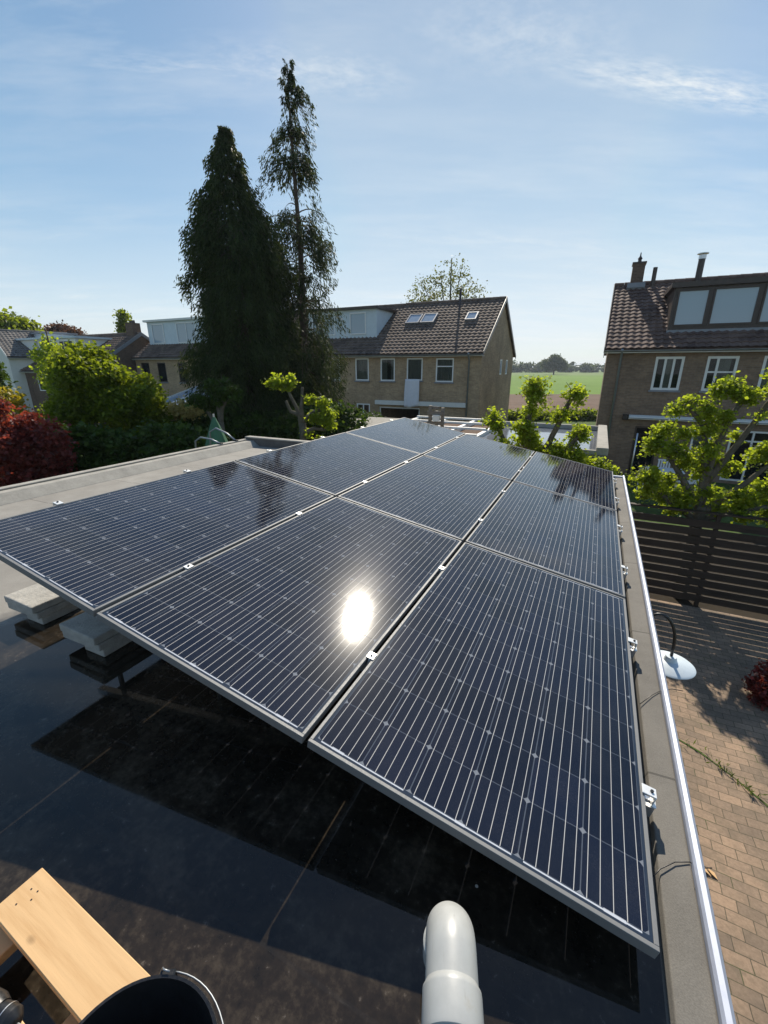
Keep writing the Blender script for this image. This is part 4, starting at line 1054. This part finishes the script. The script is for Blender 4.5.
pollard('large candelabra-shaped pollarded lime in front of the brown brick house', B0, 8.75,
        [[(0, 0, 2.1), (-.08, 0, 2.9), (-.2, 0, 3.5), (-.5, 0, 3.85)], [(0, 0, 2.2), (.0, 0, 3.1), (.1, 0, 3.7), (.25, 0, 4.1)], [(0, 0, 2.6), (.3, 0, 3.3), (.6, 0, 4.1)], [(0, 0, 2.1), (-.4, 0, 2.7), (-.78, 0, 3.2)], [(0, 0, 2.0), (.5, 0, 2.6), (.8, 0, 3.05)], [(0, 0, 1.9), (-.6, 0, 2.3), (-.95, 0, 2.55)], [(0, 0, 1.9), (.6, 0, 2.2), (1.1, 0, 2.35)]],
        [(k_[0]-B0, random.uniform(-.12, .12), k_[1], k_[2]) for k_ in KB], leaf=.075, dens=1.15, r0=.13)
# off to the right, its crown just outside the frame, throws shade on the paving
KE = [(x, z, .28) for x, z in ((3.4, 3.3), (3.7, 3.8), (4.2, 3.5), (4.6, 3.9), (3.9, 2.9), (4.5, 3.0), (5.0, 3.3), (3.5, 2.5), (4.2, 2.5), (4.9, 2.6))]
pollard('pollarded lime at the right picture edge beside the candelabra one', 4.2, 8.75, [[(0, 0, 2.1), (-.4, 0, 2.8), (-.6, 0, 3.7)], [(0, 0, 2.1), (.3, 0, 3.0), (.4, 0, 3.8)]],
        [(x-4.2, random.uniform(-.2, .2), z, r_) for x, z, r_ in KE], leaf=.08, dens=1.0)

def wpollard(label, X, Y, limbs, knobs, **kw):
    a = X*CA - Y*SA; b = X*SA + Y*CA
    t = pollard(label, a, b, limbs, knobs, **kw); t.rotation_euler.z = 0; return t
# tree C, left, thin yellow-green heads on bare arms
wpollard('pollarded lime with bare grey arms and yellow-green heads in front of the cypresses', -2.25, 12.0,
         [[(0, 0, 2.6), (-.1, 0, 3.3), (-.35, 0, 3.9)], [(0, 0, 2.7), (.0, 0, 3.4), (.05, 0, 3.95)], [(0, 0, 3.0), (.25, 0, 3.25), (.55, 0, 3.4)], [(0, 0, 2.7), (.3, 0, 2.85), (.65, 0, 2.8)], [(0, 0, 3.2), (-.3, 0, 3.3), (-.42, 0, 3.6)]],
         [(-.72, 0, 4.05, .17), (-.5, 0, 4.15, .2), (-.35, 0, 3.98, .2), (-.2, 0, 4.1, .16), (.28, 0, 3.6, .15), (.5, 0, 3.62, .13), (.58, 0, 3.5, .16), (.7, 0, 3.2, .2), (.55, 0, 3.12, .18), (.8, 0, 3.02, .16), (.35, 0, 3.12, .14), (.45, 0, 2.55, .12), (.15, 0, 2.7, .1)],
         leaf=.095, dens=.9, top=3.0, r0=.13)
wpollard('grey knobbly pollarded tree with dull green head left of the bare-armed one', -4.6, 12.2,
         [[(0, 0, 2.7), (-.25, 0, 3.2), (-.55, 0, 3.6)], [(0, 0, 2.8), (.1, 0, 3.4), (.35, 0, 3.75)], [(0, 0, 2.9), (0, 0, 3.9)]],
         [(-.55, 0, 3.65, .25), (-.2, 0, 3.9, .28), (.2, 0, 3.95, .28), (.45, 0, 3.75, .22), (-.3, 0, 3.5, .2), (.1, 0, 3.6, .22)], leafmat='leaf_hedge', leaf=.1, dens=.9, top=3.0, r0=.14)

# ------------------------------------------------------------------ cypresses
def conifer(label, X, Y, H, zb, radf, nbr, leafmat, sparse=0., lean=(0, 0), seed=1, per=40, droop=.5, size=(.34, .12), tr=.22, clump=.6, hmin=0.):
    rg = np.random.default_rng(seed)
    t = thing('cypress', label, 'tree', X, Y, 0, 'tall cypresses', world=True)
    mb = MB(); pts = []; rad = []
    for i in range(15):
        f_ = i/14; pts.append((lean[0]*f_+.06*math.sin(f_*9+seed), lean[1]*f_, H*f_*.99)); rad.append(tr*(1-f_)**.9+.012)
    mb.tube(pts, rad, 9)
    P, D, N, S = [], [], [], []
    for k_ in range(nbr):
        f_ = rg.uniform(0, 1); z = zb+(H-zb)*f_
        if z > H-.15: z = H-.15
        az = rg.uniform(0, 2*math.pi); Rr = radf(z, az)*rg.uniform(.6, 1.15)
        if sparse and math.sin(z*4.1+2*math.sin(z*1.3+seed)) < -.1 and rg.random() < sparse: continue
        ca, sa_ = math.cos(az), math.sin(az)
        cx, cy = lean[0]*z/H, lean[1]*z/H
        pr0 = Vector((cx, cy, z)); rise = rg.uniform(.05, .35)*Rr
        npt = 7; B_ = []
        for j in range(npt+1):
            q = j/npt; zz = z + rise*math.sin(q*math.pi*.75)*1.1 - droop*Rr*q*q
            B_.append(np.array([cx+ca*Rr*q, cy+sa_*Rr*q, zz]))
        if sparse or k_ % 3 == 0: mb.tube([Vector(b_) for b_ in B_], [max(.006, .028*(1-j/npt)*min(1, Rr)) for j in range(npt+1)], 4, cap=False)
        n_ = int(per*max(.35, Rr))
        nk = max(2, int(3+Rr*2.2)); kc = np.clip(rg.uniform(.15, 1.05, nk)**clump, 0, 1)       # tufts hanging along the branch
        pick = rg.integers(0, nk, n_); q = np.clip(kc[pick]+rg.normal(0, .05, n_), 0, 1); kl = rg.uniform(.6, 1.5, nk)[pick]; ko = rg.normal(0, .13*min(1, .12+Rr), (nk, 2))[pick]
        idx = np.minimum((q*npt).astype(int), npt-1); fr = q*npt-idx
        B_ = np.array(B_); c_ = B_[idx]*(1-fr)[:, None]+B_[idx+1]*fr[:, None]
        hang = rg.uniform(0, 1, n_)**1.3*.52*kl*min(1, .18+Rr*.6); wd_ = .085*min(1, .15+Rr)*(1-.6*hang/.8)
        c_ = c_ + np.stack([ko[:, 0]+rg.normal(0, 1, n_)*wd_, ko[:, 1]+rg.normal(0, 1, n_)*wd_, -hang+.04], 1)
        out = np.stack([np.full(n_, ca)+rg.normal(0, .5, n_), np.full(n_, sa_)+rg.normal(0, .5, n_), -rg.uniform(.5, 2.4, n_)], 1)
        P.append(c_); D.append(out); N.append(rg.normal(size=(n_, 3))); S.append(rg.uniform(.5, 1.3, n_))
    # leader
    n_ = 260; q_ = rg.uniform(0, 1, n_); P.append(np.stack([lean[0]+rg.normal(0, 1, n_)*(.015+.07*q_)-.18*(1-q_)**3, lean[1]+rg.normal(0, 1, n_)*(.015+.07*q_), H+.1-q_*1.3-.1*(1-q_)**6], 1)); D.append(np.stack([rg.normal(0, .4, n_), rg.normal(0, .4, n_), rg.uniform(-1, .6, n_)], 1)); N.append(rg.normal(size=(n_, 3))); S.append(rg.uniform(.3, .7, n_))
    P, D, N, S = map(np.concatenate, (P, D, N, S))
    mb.build('trunk', 'bark', t, smooth=True)
    leaves_mesh('crown', P, D, N, S*size[0], S*size[1], leafmat, t)
    return t
def prof(tab):
    zs = [q[0] for q in tab]; rs = [q[1] for q in tab]
    return lambda z: float(np.interp(z, zs, rs))
def lump(base, seed, amp):
    r_ = random.Random(seed); cs = [(r_.uniform(1, 15), r_.uniform(0, 6.28), r_.uniform(.3, .9)) for _ in range(60)]
    def f(z, az):
        m = 0
        for cz, ca_, w_ in cs:
            d = ((z-cz)/w_)**2+((math.sin((az-ca_)/2))*2.2)**2
            m += math.exp(-d*2)
        return base(z)*(1-amp*.5+amp*min(1, m))
    return f
conifer('broad dense dark cypress, the shorter and left one of the tall pair', -5.15, 17, 11.8, 1.0, lump(prof([(0, 1.5), (3, 1.7), (5.5, 1.7), (7, 1.55), (8.5, 1.38), (9.6, 1.12), (10.4, .82), (11.0, .5), (11.5, .22), (12.0, .03)]), 33, .42), 1250, 'leaf_conifer', seed=3, per=120, droop=.38, size=(.15, .040), clump=.42, hmin=.55)
conifer('tallest slender cypress with drooping ragged branches and sky between them', -3.3, 19, 14.55, 1.2, lump(prof([(0, 1.8), (4, 2.0), (6.5, 1.9), (8, 1.6), (9, 1.35), (10.2, 1.3), (11.5, 1.0), (12.4, 1.0), (13.2, .65), (14, .28), (15, .05)]), 12, .65), 470, 'leaf_conifer_blue', sparse=.95, lean=(.0, 0), seed=9, per=150, droop=.6, size=(.16, .036), tr=.2, clump=.55)
conifer('small cypress filling the gap between the tall pair', -4.2, 18.3, 8.6, .8, lump(prof([(0, 1.5), (4, 1.6), (6, 1.25), (8.6, .15)]), 9, .6), 380, 'leaf_conifer', seed=5, per=150, droop=.5, size=(.16, .038), clump=.55)

# ------------------------------------------------------------------ other trees and shrubs
def bush(name, label, X, Y, blobs, mat, n_, per, spread, leaf, cat='shrub', tr=None, group=None, fill=.5, bark='bark'):
    t = thing(name, label, cat, X, Y, 0, group, world=True)
    if tr: trunk(t, tr, bark)
    crown('crown' if cat == 'tree' else 'foliage', blobs, n_, per, spread, leaf, mat, t, fill)
    return t
def lumpy(cx, cz, rx, rz, ry, n_, sub=.45, seed=0):
    rr = random.Random(seed); out = [(cx, 0, cz, rx*.75, ry*.75, rz*.75)]
    for i in range(n_):
        t = rr.uniform(0, 2*math.pi); q = rr.uniform(.35, .8); y = rr.uniform(-.6, .5)*ry
        out.append((cx+math.cos(t)*rx*q, y, cz+math.sin(t)*rz*q, rx*sub*rr.uniform(.6, 1.1), ry*sub, rz*sub*rr.uniform(.6, 1.1)))
    return out
bush('maple_tree', 'rounded yellow-green maple left of the cypresses', -8.75, 14, lumpy(0, 3.25, 1.75, 1.75, 1.5, 26, .36, 4), 'leaf_maple', 1700, 34, .12, .115, 'tree',
     [([(0, 0, 0), (.05, 0, 1.4), (0, 0, 2.6)], .14, .08), ([(0, 0, 1.5), (.6, 0, 2.6), (.9, 0, 3.6)], .07, .03), ([(0, 0, 1.5), (-.6, 0, 2.6), (-.9, 0, 3.4)], .07, .03)])
bush('red_maple', 'low red-leaved maple at the left picture edge', -7.95, 9.4, lumpy(-.25, 2.6, 1.45, 1.3, 1.1, 24, .26, 8), 'leaf_red', 900, 30, .08, .085, 'tree',
     [([(0, 0, 0), (.05, 0, 1.0), (0, 0, 2.2)], .10, .05)])
bush('golden_shrub', 'bright yellow shrub behind the red maple', -10.2, 11.4, lumpy(0, 3.2, .8, .6, .6, 8, .5, 2), 'leaf_yellow', 280, 26, .10, .11)
bush('dark_tree', 'dark green tree at the very left picture edge', -14.1, 14.6, lumpy(0, 3.4, 1.3, 1.3, 1.2, 12, .5, 3), 'leaf_hedge', 900, 26, .14, .16, 'tree', [([(0, 0, 0), (0, 0, 2.5)], .15, .08)])
bush('small_tree', 'small loose light green tree in front of the white house', -16.4, 22.5, lumpy(0, 4.3, 1.0, 1.6, .9, 12, .36, 6), 'leaf_lime', 200, 16, .16, .17, 'tree', [([(0, 0, 0), (.1, 0, 3.0), (0, 0, 6.2)], .12, .03)])
bush('laurel_hedge', 'dark green hedge between the red maple and the garage roof', -5.9, 10.6, [(x, random.uniform(-.3, .3), 2.3+.15*math.sin(x*3), .75, .6, .75) for x in np.arange(-2.4, 2.0, .5)] + [(x, 0, 1.2, .8, .7, .9) for x in np.arange(-2.4, 2.2, .6)], 'leaf_hedge', 1500, 28, .10, .12, 'hedge')
bush('garden_hedge', 'long dark hedge under the cypresses', -3.0, 15.6, [(x, random.uniform(-.3, .3), 2.1+.25*math.sin(x*1.7), .9, .8, .9) for x in np.arange(-6.0, 2.2, .7)] + [(x, 0, 1.0, .9, .8, 1.0) for x in np.arange(-6, 2.4, .8)], 'leaf_hedge', 2300, 26, .14, .15, 'hedge')
bush('conifer_hedge', 'dark clipped shrub in front of the garage opening of the brick house', -1.15, 20.0, [(x, 0, 1.5, .9, .8, 1.0) for x in (-1.0, -.3, .5)], 'leaf_hedge', 600, 24, .12, .14, 'shrub')
bush('cream_shrub', 'cream-flowering shrub at the foot of the cypresses', -6.6, 14.6, lumpy(0, 3.15, .62, .32, .4, 5, .5, 5), 'leaf_cream', 110, 18, .10, .12)
bush('birch_tree', 'thin-leaved birch standing behind the ridge of the brick house', 6.4, 46, [(-2.6, 0, 11.2, 1.5, 1, 1.5), (-1.4, 0, 11.8, 1.2, 1, 1.2), (0, 0, 13.0, 1.5, 1, 1.5), (.6, 0, 12.0, 1.4, 1, 1.6), (1.9, 0, 11.4, 1.4, 1, 1.7), (2.6, 0, 10.6, 1.0, 1, 1.4), (-.6, 0, 10.5, 2.2, 1, 1.4), (-3.2, 0, 10.4, 1, 1, 1.0)], 'leaf_birch', 260, 11, .26, .2, 'tree',
     [([(0, 0, 0), (.1, 0, 7), (0, 0, 14.2)], .22, .04), ([(0, 0, 7), (-1.2, 0, 9.5), (-2.6, 0, 11.8)], .1, .03), ([(0, 0, 7.5), (1.2, 0, 10), (2.2, 0, 12.3)], .1, .03), ([(0, 0, 9), (.6, 0, 11), (1.0, 0, 13.6)], .07, .02), ([(0, 0, 8.5), (-.7, 0, 11), (-1.0, 0, 13.0)], .07, .02)], fill=.3, bark='bark_grey')
bush('ash_tree', 'broad light green tree behind the white house', -36.3, 44, lumpy(0, 7.2, 3.2, 2.2, 2.5, 10, .45, 9), 'leaf_maple', 600, 20, .4, .42, 'tree', [([(0, 0, 0), (0, 0, 6)], .3, .15)])
bush('copper_beech', 'reddish tree crown behind the far left row houses', -34.6, 50, lumpy(0, 7.7, 2.0, 1.0, 2, 8, .5, 9), 'leaf_copper', 350, 18, .3, .3, 'tree', [([(0, 0, 0), (0, 0, 7)], .3, .15)])
bush('poplar_tree', 'narrow upright tree beside the chimney of the left row', -26.3, 47, [(0, 0, z, .5, .5, .9) for z in (5, 6.4, 7.8, 9.0)], 'leaf_maple', 200, 20, .2, .24, 'tree', [([(0, 0, 0), (0, 0, 8)], .2, .08)])
bush('red_barberry', 'dark red shrub on the paving at the right picture edge', 5.36, 4.85, lumpy(0, .26, .30, .26, .30, 8, .5, 3), 'leaf_red', 240, 22, .05, .055)
bush('field_hedge', 'low bright green hedge at the edge of the ploughed field', 14.5, 39, [(x, 0, .35, 1.0, .6, .4) for x in np.arange(-7, 5, .8)], 'leaf_maple', 500, 18, .2, .25, 'hedge')
bush('field_tree', 'round tree standing out above the distant tree line', 113, 300, [(0, 0, 8.0, 4.6, 4, 4.2), (-5, 0, 6.5, 3.4, 3, 3.2), (4.2, 0, 6.0, 4, 3, 3.4)], 'leaf_far', 420, 22, .8, .9, 'tree', [([(0, 0, 0), (0, 0, 6)], .5, .3)])
# distant belt of trees
mbk = []
for x in np.arange(-40, 420, 5.0):
    r_ = random.uniform(3.2, 5.2); mbk.append((x, random.uniform(-12, 12), r_*random.uniform(.8, 1.15), r_*1.3, 6, r_*random.uniform(.9, 1.35)))
t_ = crown('distant_treeline', mbk, 4200, 12, 1.0, 1.8, 'leaf_far', None, .3)
t_.location = (30, 430, 0); t_['kind'] = 'stuff'; t_['label'] = 'belt of distant trees along the horizon'
# moss and grass tufts in the paving joints
n_ = 26
for i in range(1):
    cen = []
    jj = [unp0(*k) for k in jp]; spots_ = [((q_.x*CA-q_.y*SA), (q_.x*SA+q_.y*CA)) for q_ in [jj[i_].lerp(jj[i_+1], t_) for i_ in range(4) for t_ in (.1, .3, .55, .8)]]
    for (a, b, k_, s_) in [(1.17, 2.62, 160, .06), (1.25, 2.35, 90, .05)] + [(x_, y_, random.choice((2, 3, 9)), .03) for x_, y_ in spots_]:
        cen.append(np.stack([a+rng.normal(0, s_, k_), b+rng.normal(0, s_*1.4, k_), rng.uniform(.02, .08, k_)], 1))
    cen = np.concatenate(cen); d = np.stack([rng.normal(0, .5, len(cen)), rng.normal(0, .5, len(cen)), np.ones(len(cen))], 1)
    tf = leaves_mesh('grass_tuft', cen, d, rand_unit(len(cen)), rng.uniform(.05, .12, len(cen)), rng.uniform(.01, .02, len(cen)), 'leaf_wall', None)
    place(tf, 0, 0, 0); tf['kind'] = 'stuff'; tf['label'] = 'green grass tuft growing between the pavers'
# ------------------------------------------------------------------ closed green parasol and the bent tubes by the roof edge
ps = thing('closed_parasol', 'folded green garden parasol rising behind the roof edge', 'parasol', -7.75, 7.2)
mb = MB(); seg = 20; vs = []; prof_ = [(.0, 3.42), (.03, 3.38), (.10, 3.2), (.22, 2.85), (.33, 2.5), (.36, 2.35)]
for (r_, z) in prof_:
    for j in range(seg):
        t = 2*math.pi*j/seg; q = r_*(1+.22*math.cos(t*8)); vs.append((q*math.cos(t), q*math.sin(t), z))
mb.add(vs, [(i*seg+j, i*seg+(j+1) % seg, (i+1)*seg+(j+1) % seg, (i+1)*seg+j) for i in range(len(prof_)-1) for j in range(seg)])
mb.build('canopy', 'green_cloth', ps, smooth=True)
mb = MB(); mb.tube([(0, 0, 0), (0, 0, 3.46)], .022, 10); mb.build('pole', 'alu', ps)
ld = thing('roof_ladder', 'bent grey tube ends of a ladder leaning on the left roof edge', 'ladder', -6.06, 6.0)
for s_ in (0, 1):
    pts = [(-1.05+s_*.12, -s_*.38, 0), (-.62+s_*.05, -s_*.38, 2.6), (-.55+.02*s_, -s_*.38, 3.28-.12*s_), (-.38, -s_*.38, 3.36-.12*s_), (-.12, -s_*.38, 3.28-.06*s_), (.08, -s_*.38, 3.16)]
    mb = MB(); mb.tube(pts, .016, 10); mb.build('stile', 'zinc', ld, smooth=True)
mb = MB()
for i in range(9): mb.tube([(-1.05+i*.045, 0, .3+i*.28), (-1.0+i*.045, -.38, .3+i*.28)], .014, 8)
mb.build('rungs', 'zinc', ld)
mb = MB(); mb.box(.04, .13, -.03, .03, 3.135, 3.175); mb.box(.04, .13, -.41, -.35, 3.135, 3.175); mb.build('rubber_foot', 'black_plastic', ld, bevel=.006)
# low shed roofs at the left
sh = thing('garden_shed', 'low garden shed with a pale flat roof edge behind the hedge left', 'shed', -16.8, 13.6)
mb = MB(); mb.box(0, 4.4, 0, 2.4, 0, 2.55); mb.build('wall', 'old_wood', sh)
mb = MB(); mb.box(-.15, 4.55, -.15, 2.55, 2.552, 2.66); mb.build('roof', 'felt_edge', sh, bevel=.01)
mb = MB(); mb.box(-.17, 4.57, -.18, -.152, 2.5, 2.69); mb.build('fascia', 'old_wood', sh)
s2 = thing('low_shed', 'small grey-roofed shed between the limes and the far panel edge', 'shed', -10.4, 15.2)
mb = MB(); mb.box(0, 2.6, 0, 2.0, 0, 2.0); mb.build('wall', 'old_wood', s2)
mb = MB(); mb.prism([(-.2, 2.0), (-.2, 2.07), (2.2, 2.35), (2.2, 2.28)], -.15, 2.75, 'x'); mb.build('roof', 'felt_edge', s2)
# fallen leaf on the paving, pebble on the kerb, cable across it
mb = MB(); mb.add([(0, 0, .0), (.05, .02, .02), (.11, .0, .01), (.05, -.025, .006)], [(0, 1, 2, 3)]); mb.add([(.04, .03, .0), (.09, .06, .02), (.13, .02, .01)], [(0, 1, 2)])
lf = mb.build('fallen_leaf', 'pine'); q = unp(718, 880, .012); lf.location = q; lf.rotation_euler.z = 1.9; lf.modifiers.new('s', 'SOLIDIFY').thickness = .004; tag(lf, 'dry orange-brown leaf lying on the pavers', 'leaf')
for k_, (pts, lab) in enumerate(((((640, 704), (652, 695), (662, 690), (672, 689), (683, 691)), 'thin dark cable crossing the roof kerb near the second clamp'), (((650, 880), (660, 869), (675, 862), (690, 862), (700, 868), (712, 868)), 'thin dark cable crossing the roof kerb near the nearest clamp'))):
    P_ = [unp(x, y, ROOF+.040) for x, y in pts]
    mb = MB(); mb.tube(P_, .0017, 6); c_ = mb.build('cable', 'black_plastic', None, smooth=True); tag(c_, lab, 'cable', 'cables on the kerb')
# ------------------------------------------------------------------ the hazy air
me_ = MB().box(-3200, 3200, -400, 4200, -1, 24)
hz_ = me_.build('haze', 'alu'); hz_.data.materials.clear()
hm = bpy.data.materials.new('hazy air'); hm.use_nodes = True; hn = hm.node_tree; hn.nodes.clear()
ho = hn.nodes.new('ShaderNodeOutputMaterial'); hv = hn.nodes.new('ShaderNodeVolumePrincipled')
hv.inputs['Color'].default_value = (.80, .88, 1, 1); hv.inputs['Density'].default_value = HAZE; hv.inputs['Anisotropy'].default_value = .2
hn.links.new(hv.outputs[0], ho.inputs['Volume']); hz_.data.materials.append(hm); hz_['kind'] = 'stuff'; hz_['label'] = 'thin pale summer haze in the air'
